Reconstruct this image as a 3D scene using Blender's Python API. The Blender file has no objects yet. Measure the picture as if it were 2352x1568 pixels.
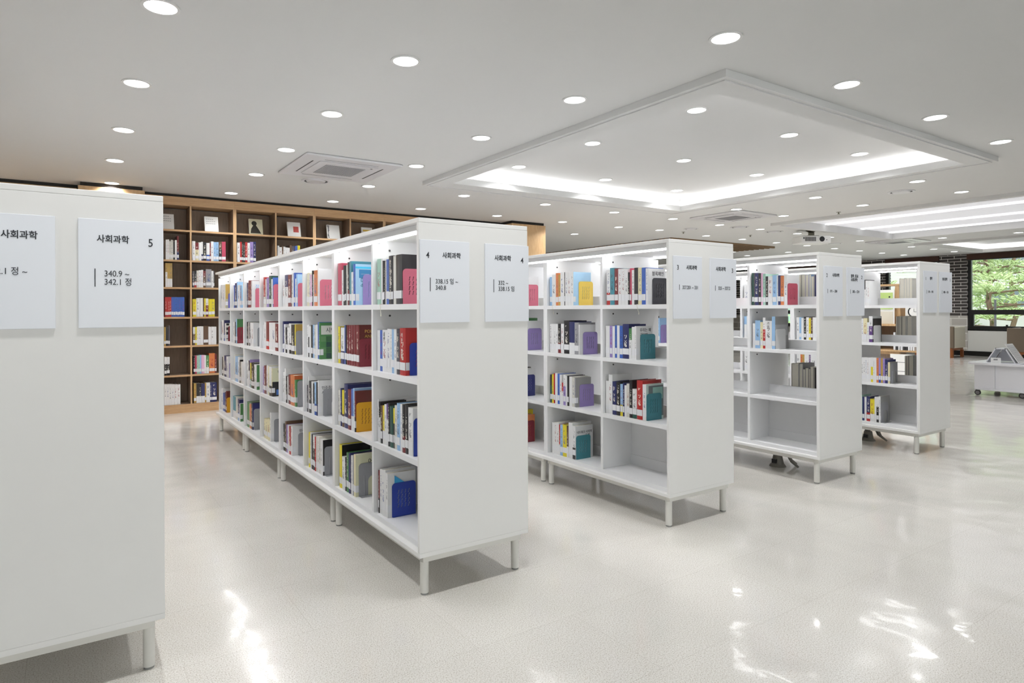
import bpy, math, random
from mathutils import Vector, Matrix
random.seed(7)
PI = math.pi
scene = bpy.context.scene
COL = scene.collection

# ---------------------------------------------------------------- camera, world, exposure
cam_d = bpy.data.cameras.new('camera'); cam = bpy.data.objects.new('camera', cam_d); COL.objects.link(cam)
FW = Vector((0.54414183, 0.83899162, -0.00165148)); RT = Vector((0.83898329, -0.54414391, -0.00380019)); UP = Vector((0.00408697, -0.00068228, 0.99999142))
cam.matrix_world = Matrix(((RT.x, UP.x, -FW.x, -1.21283), (RT.y, UP.y, -FW.y, -2.36519), (RT.z, UP.z, -FW.z, 1.21135), (0, 0, 0, 1)))
cam_d.sensor_width = 36; cam_d.lens = 1454.249 / 2352 * 36
cam_d.shift_x = (1176 - 1109.998) / 2352; cam_d.shift_y = -(784 - 714.237) / 2352
cam_d.clip_start = 0.02; cam_d.clip_end = 300
scene.camera = cam
scene.view_settings.view_transform = 'Standard'; scene.view_settings.look = 'None'
scene.view_settings.gamma = 1; scene.view_settings.use_curve_mapping = False
scene.view_settings.exposure = 0.34
LIGHT_COL = (0.985, 0.99, 1.0)
LAMP_W = 4.0       # downlight diffuser emission
LAMP_P = 5.0      # watts of the disc light in each downlight
COVE_W = 9.0       # cove strip emission
SHELF_LED_W = 12.0 # led strip under the top of each white bookcase
SKY_W = 3.9
world = bpy.data.worlds.new('world'); scene.world = world; world.use_nodes = True
wn = world.node_tree.nodes; wl = world.node_tree.links
bg = wn['Background']
sky = wn.new('ShaderNodeTexSky'); sky.sky_type = 'PREETHAM'; sky.turbidity = 6; sky.sun_direction = (0.3, -0.5, 0.8)
mixw = wn.new('ShaderNodeMix'); mixw.data_type = 'RGBA'; mixw.inputs[0].default_value = 0.25
mixw.inputs[6].default_value = (0.95, 0.955, 1.0, 1)
wl.new(sky.outputs[0], mixw.inputs[7]); wl.new(mixw.outputs[2], bg.inputs[0]); bg.inputs[1].default_value = SKY_W
sun_d = bpy.data.lights.new('sun', 'SUN'); sun_d.energy = 3.5; sun_d.angle = 0.05; sun_d.color = (1, 0.96, 0.9)
sun = bpy.data.objects.new('sun', sun_d); COL.objects.link(sun); sun.rotation_euler = (math.radians(25), math.radians(-28), 0)
cy = scene.cycles
cy.use_light_tree = True; cy.max_bounces = 7; cy.diffuse_bounces = 4; cy.glossy_bounces = 4; cy.transmission_bounces = 6
cy.sample_clamp_indirect = 6.0; cy.caustics_reflective = False; cy.caustics_refractive = False

# ---------------------------------------------------------------- materials
def L(c): return tuple(((x/255)/12.92 if x/255 <= .04045 else (((x/255)+.055)/1.055)**2.4) for x in c)
def mat(name, rgb, rough=.5, spec=.5, metal=0, emit=None, emit_w=0, trans=0, noise=0, nscale=40):
    m = bpy.data.materials.new(name); m.use_nodes = True; n = m.node_tree.nodes; l = m.node_tree.links
    b = n['Principled BSDF']; c = (*L(rgb), 1)
    b.inputs['Base Color'].default_value = c; b.inputs['Roughness'].default_value = rough
    b.inputs['Specular IOR Level'].default_value = spec; b.inputs['Metallic'].default_value = metal
    if trans: b.inputs['Transmission Weight'].default_value = trans
    if emit: b.inputs['Emission Color'].default_value = (*emit, 1); b.inputs['Emission Strength'].default_value = emit_w
    if noise:
        t = n.new('ShaderNodeTexNoise'); t.inputs['Scale'].default_value = nscale; t.inputs['Detail'].default_value = 3
        g = n.new('ShaderNodeTexCoord'); l.new(g.outputs['Object'], t.inputs['Vector'])
        mx = n.new('ShaderNodeMix'); mx.data_type = 'RGBA'; mx.inputs[6].default_value = c
        mx.inputs[7].default_value = (*[x*(1-noise) for x in c[:3]], 1)
        l.new(t.outputs['Fac'], mx.inputs[0]); l.new(mx.outputs[2], b.inputs['Base Color'])
    return m
M = {}
M['lam'] = mat('white_laminate', (243, 242, 240), .42, .4, noise=.02, nscale=6)
M['lamw'] = mat('white_edge_laminate', (243, 243, 244), .4, .4, noise=.02, nscale=9)
M['metal'] = mat('white_powder_metal', (226, 224, 218), .45, .5, noise=.03, nscale=20)
M['foot'] = mat('grey_foot', (150, 150, 148), .5, noise=.1)
M['ceil'] = mat('ceiling_paint', (222, 222, 221), .8, .2, noise=.02, nscale=3)
M['wall'] = mat('white_wall_paint', (222, 222, 218), .8, .2, noise=.02, nscale=3)
M['gap'] = mat('black_shadow_gap', (24, 20, 18), .7, noise=.1)
M['base'] = mat('black_baseboard', (18, 18, 18), .3, noise=.1)
M['frame'] = mat('black_window_frame', (30, 30, 31), .35, .5, noise=.1)
M['blind'] = mat('brown_roller_blind', (74, 46, 34), .7, noise=.25, nscale=12)
M['sign'] = mat('sign_board', (240, 243, 250), .3, .5, noise=.01, nscale=4)
M['ink'] = mat('sign_ink', (40, 42, 50), .5, noise=.05)
M['lamp'] = mat('lamp_diffuser', (255, 255, 255), .5, emit=LIGHT_COL, emit_w=LAMP_W, noise=.01)
M['ring'] = mat('lamp_ring', (226, 226, 224), .4, noise=.02)
M['cove'] = mat('cove_led', (255, 255, 255), .5, emit=(1, .99, .99), emit_w=COVE_W, noise=.01)
M['tube'] = mat('led_tube', (255, 255, 255), .5, emit=(.96, .97, 1), emit_w=1.0, noise=.01)
M['lum'] = mat('backlit_stretch_ceiling', (235, 235, 240), .6, emit=(.93, .94, 1), emit_w=.25, noise=.01)
M['led'] = mat('shelf_led', (255, 255, 255), .5, emit=(.98, .985, 1), emit_w=SHELF_LED_W, noise=.01)
M['ac'] = mat('ac_plastic', (222, 221, 224), .35, .5, noise=.02)
M['acdark'] = mat('ac_grille', (150, 149, 152), .5, noise=.1)
M['slot'] = mat('dark_slot', (60, 60, 62), .6, noise=.1)
M['page'] = mat('book_pages', (226, 221, 206), .8, .2, noise=.08, nscale=300)
M['label'] = mat('call_label', (236, 237, 240), .35, .5, noise=.04, nscale=200)
M['cream'] = mat('cream_fabric', (216, 210, 194), .85, noise=.05, nscale=60)
M['taupe'] = mat('taupe_fabric', (122, 108, 92), .85, noise=.1, nscale=80)
M['orangewood'] = mat('orange_wood', (158, 92, 44), .45, noise=.3, nscale=25)
M['plastic'] = mat('cart_white', (224, 225, 230), .35, .5, noise=.02)
M['rubber'] = mat('caster_rubber', (45, 43, 45), .5, noise=.1)
M['hub'] = mat('caster_hub', (120, 116, 118), .4, noise=.1)
M['black'] = mat('black_plastic', (20, 20, 22), .3, noise=.1)
M['cable'] = mat('grey_cable_cover', (116, 112, 104), .5, noise=.2, nscale=30)
M['brass'] = mat('mount_metal', (130, 126, 112), .35, metal=.8, noise=.1)
M['grass'] = mat('grass_ground', (120, 150, 70), .9, noise=.4, nscale=3)
M['path'] = mat('pale_paving', (214, 208, 200), .8, noise=.1, nscale=5)
M['leaf'] = mat('pine_needles', (168, 184, 128), .8, noise=.45, nscale=9)
M['leafd'] = mat('far_hill_leaves', (120, 150, 128), .9, noise=.35, nscale=.7)
M['bark'] = mat('pine_bark', (112, 88, 70), .9, noise=.5, nscale=14)
M['bldg'] = mat('grey_building', (176, 170, 168), .9, noise=.1, nscale=2)
M['winw'] = mat('building_glass', (96, 104, 112), .2, noise=.1)
M['white'] = mat('bright_white_paint', (240, 240, 238), .5, noise=.02)
M['lime'] = mat('lime_print', (188, 214, 130), .6, noise=.1, nscale=12)

def glass():
    m = bpy.data.materials.new('window_glass'); m.use_nodes = True; n = m.node_tree.nodes; l = m.node_tree.links
    for x in list(n):
        if x.type != 'OUTPUT_MATERIAL': n.remove(x)
    out = [x for x in n if x.type == 'OUTPUT_MATERIAL'][0]
    t = n.new('ShaderNodeBsdfTransparent'); t.inputs[0].default_value = (.93, .97, .96, 1)
    g = n.new('ShaderNodeBsdfGlossy'); g.inputs['Roughness'].default_value = .01
    f = n.new('ShaderNodeFresnel'); f.inputs[0].default_value = 1.5
    mx = n.new('ShaderNodeMixShader'); l.new(f.outputs[0], mx.inputs[0]); l.new(t.outputs[0], mx.inputs[1]); l.new(g.outputs[0], mx.inputs[2])
    l.new(mx.outputs[0], out.inputs[0]); return m
M['glass'] = glass()

def wood(name, a, b_, rough=.45, stretch=(1, 1, .06), scale=14):
    m = bpy.data.materials.new(name); m.use_nodes = True; n = m.node_tree.nodes; l = m.node_tree.links; b = n['Principled BSDF']
    tc = n.new('ShaderNodeTexCoord'); mp = n.new('ShaderNodeMapping'); mp.inputs['Scale'].default_value = stretch
    l.new(tc.outputs['Object'], mp.inputs[0])
    t = n.new('ShaderNodeTexNoise'); t.inputs['Scale'].default_value = scale; t.inputs['Detail'].default_value = 8; t.inputs['Roughness'].default_value = .65
    l.new(mp.outputs[0], t.inputs['Vector'])
    r = n.new('ShaderNodeValToRGB'); r.color_ramp.elements[0].position = .3; r.color_ramp.elements[1].position = .72
    r.color_ramp.elements[0].color = (*L(a), 1); r.color_ramp.elements[1].color = (*L(b_), 1)
    l.new(t.outputs['Fac'], r.inputs[0]); l.new(r.outputs[0], b.inputs['Base Color']); b.inputs['Roughness'].default_value = rough
    return m
M['oakv'] = wood('oak_edge_upright', (186, 150, 108), (212, 178, 136), .4, (6, 6, .5))
M['oakh'] = wood('oak_edge_level', (180, 142, 102), (208, 172, 130), .4, (.5, 6, 8))
M['walnut'] = wood('dark_wood_veneer', (124, 104, 86), (150, 128, 108), .5, (6, 6, .5))
M['oakl'] = wood('light_wood', (186, 150, 108), (206, 174, 132), .4, (4, 4, .6))
M['slat'] = wood('slat_wood', (116, 90, 62), (142, 112, 80), .5, (.5, 6, 6))

def floor_mat():
    m = bpy.data.materials.new('polished_speckled_floor'); m.use_nodes = True; n = m.node_tree.nodes; l = m.node_tree.links; b = n['Principled BSDF']
    tc = n.new('ShaderNodeTexCoord')
    def nz(scale, det, ro=.5):
        t = n.new('ShaderNodeTexNoise'); t.inputs['Scale'].default_value = scale; t.inputs['Detail'].default_value = det; t.inputs['Roughness'].default_value = ro
        l.new(tc.outputs['Object'], t.inputs['Vector']); return t
    a = nz(215, 2, .7); a2 = nz(2.2, 3)
    r = n.new('ShaderNodeValToRGB'); e = r.color_ramp.elements
    e[0].position = .34; e[0].color = (*L((186, 178, 166)), 1); e[1].position = .62; e[1].color = (*L((235, 232, 226)), 1)
    x = e.new(.47); x.color = (*L((222, 218, 211)), 1)
    l.new(a.outputs['Fac'], r.inputs[0])
    mx = n.new('ShaderNodeMix'); mx.data_type = 'RGBA'; mx.blend_type = 'MULTIPLY'; mx.inputs[0].default_value = .35
    r2 = n.new('ShaderNodeValToRGB'); r2.color_ramp.elements[0].position = .3; r2.color_ramp.elements[0].color = (.88, .87, .86, 1); r2.color_ramp.elements[1].position = .7
    l.new(a2.outputs['Fac'], r2.inputs[0]); l.new(r.outputs[0], mx.inputs[6]); l.new(r2.outputs[0], mx.inputs[7])
    bt = n.new('ShaderNodeTexBrick'); bt.offset = .5; bt.inputs['Scale'].default_value = 1; bt.inputs['Brick Width'].default_value = .9; bt.inputs['Row Height'].default_value = .45
    bt.inputs['Mortar Size'].default_value = .0012; bt.inputs['Mortar Smooth'].default_value = .1
    bt.inputs['Color1'].default_value = (1, 1, 1, 1); bt.inputs['Color2'].default_value = (.975, .975, .975, 1); bt.inputs['Mortar'].default_value = (.86, .85, .84, 1)
    l.new(tc.outputs['Object'], bt.inputs['Vector'])
    m2 = n.new('ShaderNodeMix'); m2.data_type = 'RGBA'; m2.blend_type = 'MULTIPLY'; m2.inputs[0].default_value = 1
    l.new(mx.outputs[2], m2.inputs[6]); l.new(bt.outputs['Color'], m2.inputs[7]); l.new(m2.outputs[2], b.inputs['Base Color'])
    b.inputs['Roughness'].default_value = .16; b.inputs['Specular IOR Level'].default_value = .5
    b.inputs['Coat Weight'].default_value = .4; b.inputs['Coat Roughness'].default_value = .05
    w1 = nz(1.6, 2, .5); w2 = nz(9, 2, .5)
    bp1 = n.new('ShaderNodeBump'); bp1.inputs['Strength'].default_value = .25; bp1.inputs['Distance'].default_value = .06
    bp2 = n.new('ShaderNodeBump'); bp2.inputs['Strength'].default_value = .15; bp2.inputs['Distance'].default_value = .006
    l.new(w1.outputs['Fac'], bp1.inputs['Height']); l.new(w2.outputs['Fac'], bp2.inputs['Height']); l.new(bp1.outputs[0], bp2.inputs['Normal'])
    l.new(bp2.outputs[0], b.inputs['Normal']); l.new(bp2.outputs[0], b.inputs['Coat Normal'])
    return m
M['floor'] = floor_mat()

def brick_mat(name, c1, c2, mort, w, h, ms):
    m = bpy.data.materials.new(name); m.use_nodes = True; n = m.node_tree.nodes; l = m.node_tree.links; b = n['Principled BSDF']
    tc = n.new('ShaderNodeTexCoord'); sp = n.new('ShaderNodeSeparateXYZ'); cb = n.new('ShaderNodeCombineXYZ')
    l.new(tc.outputs['Object'], sp.inputs[0]); l.new(sp.outputs[1], cb.inputs[0]); l.new(sp.outputs[2], cb.inputs[1])
    bt = n.new('ShaderNodeTexBrick'); bt.inputs['Scale'].default_value = 1; bt.inputs['Brick Width'].default_value = w; bt.inputs['Row Height'].default_value = h
    bt.inputs['Mortar Size'].default_value = ms; bt.inputs['Mortar Smooth'].default_value = .05
    bt.inputs['Color1'].default_value = (*L(c1), 1); bt.inputs['Color2'].default_value = (*L(c2), 1); bt.inputs['Mortar'].default_value = (*L(mort), 1)
    l.new(cb.outputs[0], bt.inputs['Vector']); l.new(bt.outputs['Color'], b.inputs['Base Color']); b.inputs['Roughness'].default_value = .8
    bp = n.new('ShaderNodeBump'); bp.inputs['Distance'].default_value = .004; bp.inputs['Strength'].default_value = .6; bp.invert = True
    l.new(bt.outputs['Fac'], bp.inputs['Height']); l.new(bp.outputs[0], b.inputs['Normal']); return m
M['brick'] = brick_mat('dark_brick', (58, 54, 53), (70, 66, 64), (206, 202, 198), .29, .078, .0075)
M['block'] = brick_mat('pale_block', (176, 172, 164), (190, 186, 180), (222, 220, 214), .36, .19, .014)

# printed covers and spines: colour attributes of the mesh; "ink" shows as rows of small printed marks where uv > 0
def print_mat():
    m = bpy.data.materials.new('printed_book_cover'); m.use_nodes = True; n = m.node_tree.nodes; l = m.node_tree.links; b = n['Principled BSDF']
    a = n.new('ShaderNodeAttribute'); a.attribute_name = 'col'; k = n.new('ShaderNodeAttribute'); k.attribute_name = 'ink'
    uv = n.new('ShaderNodeUVMap'); uv.uv_map = 'UVMap'
    def math_(op, x, y=None):
        o = n.new('ShaderNodeMath'); o.operation = op
        for i, v in enumerate((x, y)):
            if v is None: continue
            if isinstance(v, (int, float)): o.inputs[i].default_value = v
            else: l.new(v, o.inputs[i])
        return o.outputs[0]
    s = n.new('ShaderNodeVectorMath'); s.operation = 'SCALE'; s.inputs['Scale'].default_value = 7; l.new(uv.outputs[0], s.inputs[0])
    f = n.new('ShaderNodeVectorMath'); f.operation = 'FLOOR'; l.new(s.outputs[0], f.inputs[0])
    w = n.new('ShaderNodeTexWhiteNoise'); w.noise_dimensions = '2D'; l.new(f.outputs[0], w.inputs['Vector'])
    sp = n.new('ShaderNodeSeparateXYZ'); l.new(uv.outputs[0], sp.inputs[0])
    U, V = sp.outputs[0], sp.outputs[1]
    ink = math_('GREATER_THAN', w.outputs['Value'], .5)
    ink = math_('MULTIPLY', ink, math_('LESS_THAN', math_('ABSOLUTE', math_('SUBTRACT', U, .5)), .2))
    ink = math_('MULTIPLY', ink, math_('LESS_THAN', math_('FRACT', V), .78))
    ink = math_('MULTIPLY', ink, math_('GREATER_THAN', V, 0.0))
    ink = math_('MULTIPLY', ink, .72)
    mx = n.new('ShaderNodeMix'); mx.data_type = 'RGBA'; l.new(ink, mx.inputs[0]); l.new(a.outputs['Color'], mx.inputs[6]); l.new(k.outputs['Color'], mx.inputs[7])
    l.new(mx.outputs[2], b.inputs['Base Color']); b.inputs['Roughness'].default_value = .35
    return m
M['print'] = print_mat()
COLR = dict(w=(232, 232, 232), W=(214, 212, 204), c=(226, 218, 178), k=(40, 38, 40), g=(150, 150, 154), d=(84, 80, 86), G=(74, 128, 76), D=(36, 76, 66),
            l=(160, 196, 180), b=(58, 96, 178), n=(44, 48, 96), s=(150, 186, 222), t=(70, 140, 156), p=(152, 134, 192), v=(92, 62, 120), m=(116, 42, 46),
            r=(176, 46, 44), R=(186, 72, 96), i=(222, 176, 204), o=(206, 122, 72), y=(222, 206, 50), Y=(180, 148, 76), B=(98, 74, 56), M=(96, 40, 34), O=(176, 84, 40),
            K=(30, 28, 28), C=(222, 222, 190), H=(150, 150, 148), S=(170, 208, 236), N=(44, 46, 98), L=(226, 226, 222), T=(196, 214, 208))
NAMEC = dict(w='white', W='off-white', c='cream', k='black', g='grey', d='dark grey', G='green', D='dark green', l='mint', b='blue', n='navy', s='sky blue', t='teal',
             p='lavender', v='violet', m='maroon', r='red', R='rose', i='pale pink', o='orange', y='yellow', Y='ochre', B='brown')

# ---------------------------------------------------------------- mesh helpers
class MB:
    def __init__(s): s.v = []; s.f = []; s.mi = []; s.col = []; s.ink = []; s.uv = []
    def quad(s, pts, mi=0, col=None, ink=None, uv=None):
        i = len(s.v); s.v += [tuple(p) for p in pts]; s.f.append(tuple(range(i, i+len(pts)))); s.mi.append(mi)
        s.col.append(col); s.ink.append(ink or col); s.uv.append(uv); return s
    def box(s, x0, x1, y0, y1, z0, z1, mi=0, faces=None, mif=None):
        v = [(x0, y0, z0), (x1, y0, z0), (x1, y1, z0), (x0, y1, z0), (x0, y0, z1), (x1, y0, z1), (x1, y1, z1), (x0, y1, z1)]
        i = len(s.v); s.v += v
        for k, q in dict(b=(0, 3, 2, 1), t=(4, 5, 6, 7), f=(0, 1, 5, 4), r=(1, 2, 6, 5), k=(2, 3, 7, 6), l=(3, 0, 4, 7)).items():
            if faces and k not in faces: continue
            s.f.append(tuple(i+a for a in q)); s.mi.append((mif or {}).get(k, mi)); s.col.append(None); s.ink.append(None); s.uv.append(None)
        return s
    def prism(s, poly, z0, z1, mi=0, M4=None):
        n = len(poly); i = len(s.v); pts = [(x, y, z0) for x, y in poly] + [(x, y, z1) for x, y in poly]
        if M4 is not None: pts = [tuple(M4 @ Vector(p)) for p in pts]
        s.v += pts
        fs = [tuple(i+n-1-k for k in range(n)), tuple(i+n+k for k in range(n))] + [(i+k, i+(k+1) % n, i+n+(k+1) % n, i+n+k) for k in range(n)]
        for q in fs: s.f.append(q); s.mi.append(mi); s.col.append(None); s.ink.append(None); s.uv.append(None)
        return s
    def cyl(s, cx, cy_, z0, z1, r, n=20, mi=0, r2=None, M4=None):
        r2 = r if r2 is None else r2; i = len(s.v)
        pts = [(cx+r*math.cos(2*PI*k/n), cy_+r*math.sin(2*PI*k/n), z0) for k in range(n)] + [(cx+r2*math.cos(2*PI*k/n), cy_+r2*math.sin(2*PI*k/n), z1) for k in range(n)]
        if M4 is not None: pts = [tuple(M4 @ Vector(p)) for p in pts]
        s.v += pts
        fs = [tuple(i+n-1-k for k in range(n)), tuple(i+n+k for k in range(n))] + [(i+k, i+(k+1) % n, i+n+(k+1) % n, i+n+k) for k in range(n)]
        for q in fs: s.f.append(q); s.mi.append(mi); s.col.append(None); s.ink.append(None); s.uv.append(None)
        return s
    def ring(s, cx, cy_, z0, z1, r0, r1, n=28, mi=0):
        for k in range(n):
            a, b = 2*PI*k/n, 2*PI*(k+1)/n; c = lambda r, t, z: (cx+r*math.cos(t), cy_+r*math.sin(t), z)
            for q in ([c(r0, a, z0), c(r0, b, z0), c(r1, b, z0), c(r1, a, z0)], [c(r1, a, z0), c(r1, b, z0), c(r1, b, z1), c(r1, a, z1)],
                      [c(r0, b, z0), c(r0, a, z0), c(r0, a, z1), c(r0, b, z1)], [c(r0, b, z1), c(r0, a, z1), c(r1, a, z1), c(r1, b, z1)]): s.quad(q, mi)
        return s
    def tube(s, pts, r, n=8, mi=0):
        pts = [Vector(p) for p in pts]; rs = r if isinstance(r, (list, tuple)) else [r]*len(pts); rows = []
        for k, p in enumerate(pts):
            d = (pts[min(k+1, len(pts)-1)]-pts[max(k-1, 0)]).normalized(); a = d.orthogonal().normalized()
            if rows and k: a = (pa - d*pa.dot(d)).normalized()
            pa = a; b = d.cross(a); rows.append(len(s.v))
            s.v += [tuple(p+(a*math.cos(2*PI*j/n)+b*math.sin(2*PI*j/n))*rs[k]) for j in range(n)]
        for k in range(len(pts)-1):
            for j in range(n):
                s.f.append((rows[k]+j, rows[k]+(j+1) % n, rows[k+1]+(j+1) % n, rows[k+1]+j)); s.mi.append(mi); s.col.append(None); s.ink.append(None); s.uv.append(None)
        for q in (tuple(rows[0]+n-1-j for j in range(n)), tuple(rows[-1]+j for j in range(n))): s.f.append(q); s.mi.append(mi); s.col.append(None); s.ink.append(None); s.uv.append(None)
        return s
    def mesh(s, name, mats, smooth=False):
        me = bpy.data.meshes.new(name); me.from_pydata(s.v, [], s.f)
        for m in mats: me.materials.append(M[m] if isinstance(m, str) else m)
        me.polygons.foreach_set('material_index', s.mi)
        if smooth: me.polygons.foreach_set('use_smooth', [True]*len(s.f))
        if any(c is not None for c in s.col):
            for nm, src in (('col', s.col), ('ink', s.ink)):
                at = me.color_attributes.new(nm, 'FLOAT_COLOR', 'CORNER'); dat = []
                for p, c in zip(s.f, src):
                    cc = (*L(c), 1) if c else (.8, .8, .8, 1); dat += list(cc)*len(p)
                at.data.foreach_set('color', dat)
            ul = me.uv_layers.new(name='UVMap'); dat = []
            for p, u in zip(s.f, s.uv):
                for k in range(len(p)): dat += list(u[k]) if u else [-1.0, -1.0]
            ul.data.foreach_set('uv', dat)
        me.update(); return me
    def build(s, name, mats, parent=None, smooth=False, bevel=0, seg=2, loc=None):
        if not isinstance(mats, (list, tuple)): mats = [mats]
        o = bpy.data.objects.new(name, s.mesh(name, mats, smooth)); COL.objects.link(o)
        if parent: o.parent = parent
        if loc: o.location = loc
        if bevel:
            b = o.modifiers.new('soft_edges', 'BEVEL'); b.width = bevel; b.segments = seg; b.limit_method = 'ANGLE'; b.angle_limit = math.radians(40)
        if smooth:
            e = o.modifiers.new('split', 'EDGE_SPLIT'); e.split_angle = math.radians(35)
        return o
def tag(o, label=None, cat=None, group=None, kind=None):
    if label: o['label'] = label
    if cat: o['category'] = cat
    if group: o['group'] = group
    if kind: o['kind'] = kind
    return o
def empty(name, loc, rz=0, label=None, cat=None, group=None):
    o = bpy.data.objects.new(name, None); COL.objects.link(o); o.location = loc; o.rotation_euler = (0, 0, rz); o.empty_display_size = .05
    return tag(o, label, cat, group)
def copy_tree(o, parent=None):
    c = o.copy(); COL.objects.link(c); c.parent = parent
    for ch in list(o.children): copy_tree(ch, c)
    return c
def structure(name, mb, mats, **k): return tag(mb.build(name, mats, **k), kind='structure')
def text_mesh(body, size, name, parent, mtx, mat_='ink', align='LEFT', squeeze=1, bold=0):
    cu = bpy.data.curves.new(name, 'FONT'); cu.body = body; cu.size = size; cu.align_x = align; cu.extrude = .0004; cu.offset = bold
    t = bpy.data.objects.new(name, cu); COL.objects.link(t); bpy.context.view_layer.update()
    me = bpy.data.meshes.new_from_object(t.evaluated_get(bpy.context.evaluated_depsgraph_get()))
    bpy.data.objects.remove(t)
    me.materials.clear(); me.materials.append(M[mat_] if isinstance(mat_, str) else mat_)
    o = bpy.data.objects.new(name, me); COL.objects.link(o); o.parent = parent
    o.matrix_local = mtx @ Matrix.Diagonal((squeeze, 1, 1, 1)); return o
ORD = 'zeroth first second third fourth fifth sixth seventh eighth ninth tenth eleventh twelfth thirteenth fourteenth fifteenth sixteenth'.split()
NUM = ['wood', 'one', 'two', 'three', 'four', 'five']

# ---------------------------------------------------------------- room shell
ZC = 2.602
X0, X1, Y0_, Y1_ = -5.0, 18.05, -7.0, 12.0
structure('floor', MB().box(X0-.2, X1+.3, Y0_-.2, Y1_+.2, -.1, 0), 'floor')
T1 = (2.17, 5.80, .14, 3.46); T2 = (8.42, 12.2, -3.0, 3.65); T3 = (14.1, 17.2, -3.0, 3.9)
def ceiling():
    mb = MB(); xs = sorted({X0-.2, X1+.3, *T1[:2], *T2[:2], *T3[:2]}); ys = sorted({Y0_-.2, Y1_+.2, *T1[2:], *T2[2:], *T3[2:]})
    for a, b in zip(xs, xs[1:]):
        for c, d in zip(ys, ys[1:]):
            mx, my = (a+b)/2, (c+d)/2
            if any(t[0] < mx < t[1] and t[2] < my < t[3] for t in (T1, T2, T3)): continue
            mb.box(a, b, c, d, ZC, ZC+.02)
    structure('ceiling', mb, 'ceil')
ceiling()
structure('wall_left', MB().box(X0-.2, X0, Y0_, Y1_, 0, ZC+.02), 'wall')
ADDED_WIN = [(-4.6, -2.2), (-1.8, .6), (1.0, 3.4), (3.8, 5.6)]  # unseen windows added behind the camera to bring daylight onto the end panels
fw_ = MB().box(X0, X1, Y0_-.2, Y0_, 0, .7).box(X0, X1, Y0_-.2, Y0_, 2.45, ZC+.02)
for a, b in zip([X0]+[w[1] for w in ADDED_WIN], [w[0] for w in ADDED_WIN]+[X1]): fw_.box(a, b, Y0_-.2, Y0_, .7, 2.45)
structure('wall_front', fw_, 'wall')
for i, (a, b) in enumerate(ADDED_WIN):
    f = MB(); y = Y0_-.12; w = .05
    f.box(a, a+w, y, y+.06, .7, 2.45).box(b-w, b, y, y+.06, .7, 2.45).box(a+w, b-w, y, y+.06, .7, .76).box(a+w, b-w, y, y+.06, 2.39, 2.45).box((a+b)/2-.02, (a+b)/2+.02, y, y+.06, .76, 2.39)
    o = structure('window_%d' % (i+4), f, 'frame'); MB().box(a+w, b-w, y+.02, y+.024, .76, 2.39).build('window_glass', 'glass', parent=o)  # frame and pane of an added window, numbered after the real ones
    pd = bpy.data.lights.new('window_portal', 'AREA'); pd.shape = 'RECTANGLE'; pd.size = b-a; pd.size_y = 1.75; pd.cycles.is_portal = True
    po = bpy.data.objects.new('window_portal', pd); COL.objects.link(po); po.location = ((a+b)/2, Y0_-.22, 1.575); po.rotation_euler = (PI/2, 0, 0)  # guides sky light through the added window
structure('wall_back', MB().box(X0, 5.0, 6.3, 6.5, 0, ZC+.02), 'wall')
structure('wall_side', MB().box(4.98, 5.18, 6.3, Y1_, 0, ZC+.02), 'wall')
structure('wall_far', MB().box(5.18, X1, Y1_, Y1_+.2, 0, ZC+.02), 'wall')
# raised trays in the ceiling: lip, slot for the hidden strip, upper board
def tray(T, zt, lip, name, led=.0, drop=True, off=.28):
    x0, x1, y0, y1 = T; e = .16
    mb = MB(); mb.box(x0-e, x1+e, y0-e, y1+e, zt, zt+.02)                                  # upper board
    for a in ((x0-e-.02, x0-e, y0-e, y1+e), (x1+e, x1+e+.02, y0-e, y1+e), (x0-e, x1+e, y0-e-.02, y0-e), (x0-e, x1+e, y1+e, y1+e+.02)): mb.box(*a, ZC+.02, zt)
    structure('ceiling_tray', mb, 'ceil')
    mb = MB(); t = .018                                                                    # upstand lip round the opening
    t = .01
    for a in ((x0+.0002, x0+t, y0+.0002, y1-.0002), (x1-t, x1-.0002, y0+.0002, y1-.0002), (x0+t, x1-t, y0+.0002, y0+t), (x0+t, x1-t, y1-t, y1-.0002)): mb.box(*a, ZC-.0448, ZC+max(lip, .0202))
    structure('ceiling_lip', mb, 'ceil')
    if led:
        s = MB(); w = .02; q = .07
        s.box(x0-q-w, x0-q, y0-q, y1+q, ZC+.022, ZC+.034).box(x1+q, x1+q+w, y0-q, y1+q, ZC+.022, ZC+.034).box(x0-q, x1+q, y0-q-w, y0-q, ZC+.022, ZC+.034).box(x0-q, x1+q, y1+q, y1+q+w, ZC+.022, ZC+.034)
        tag(s.build('cove_light', 'cove'), led, 'light')
def border(O, T, d, name='ceiling_border', st=0):
    (x0, x1, y0, y1), (a, b, c, e) = O, T; mb = MB()                                        # frame that hangs below the ceiling, open in the middle
    for q in ((x0, a, y0, y1), (b, x1, y0, y1), (a, b, y0, c), (a, b, e, y1)): mb.box(*q, ZC-d-st, ZC-.0005-st)
    return structure(name, mb, 'ceil')
border((1.96, 5.93, -.06, 3.72), T1, .045); border((1.995, 5.90, -.025, 3.69), (2.01, 5.885, -.01, 3.675), .008, 'ceiling_bead', st=.045)
tray(T1, 2.755, .025, 'ceiling_tray', 'white cove strip hidden round the square raised ceiling tray above the bookcases')
tray(T2, 2.70, .0785, 'ceiling_tray'); structure('ceiling_backlit_panel', MB().box(T2[0]+.011, T2[1]-.011, T2[2]+.011, T2[3]-.011, 2.68, 2.69), 'lum'); border((8.30, 12.28, -3.1, 3.72), T2, .045)
tray(T3, 2.74, .03, 'ceiling_tray', 'white cove strip in the distant ceiling tray near the windows'); border((13.95, 17.3, -3.1, 4.0), T3, .045)
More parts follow.
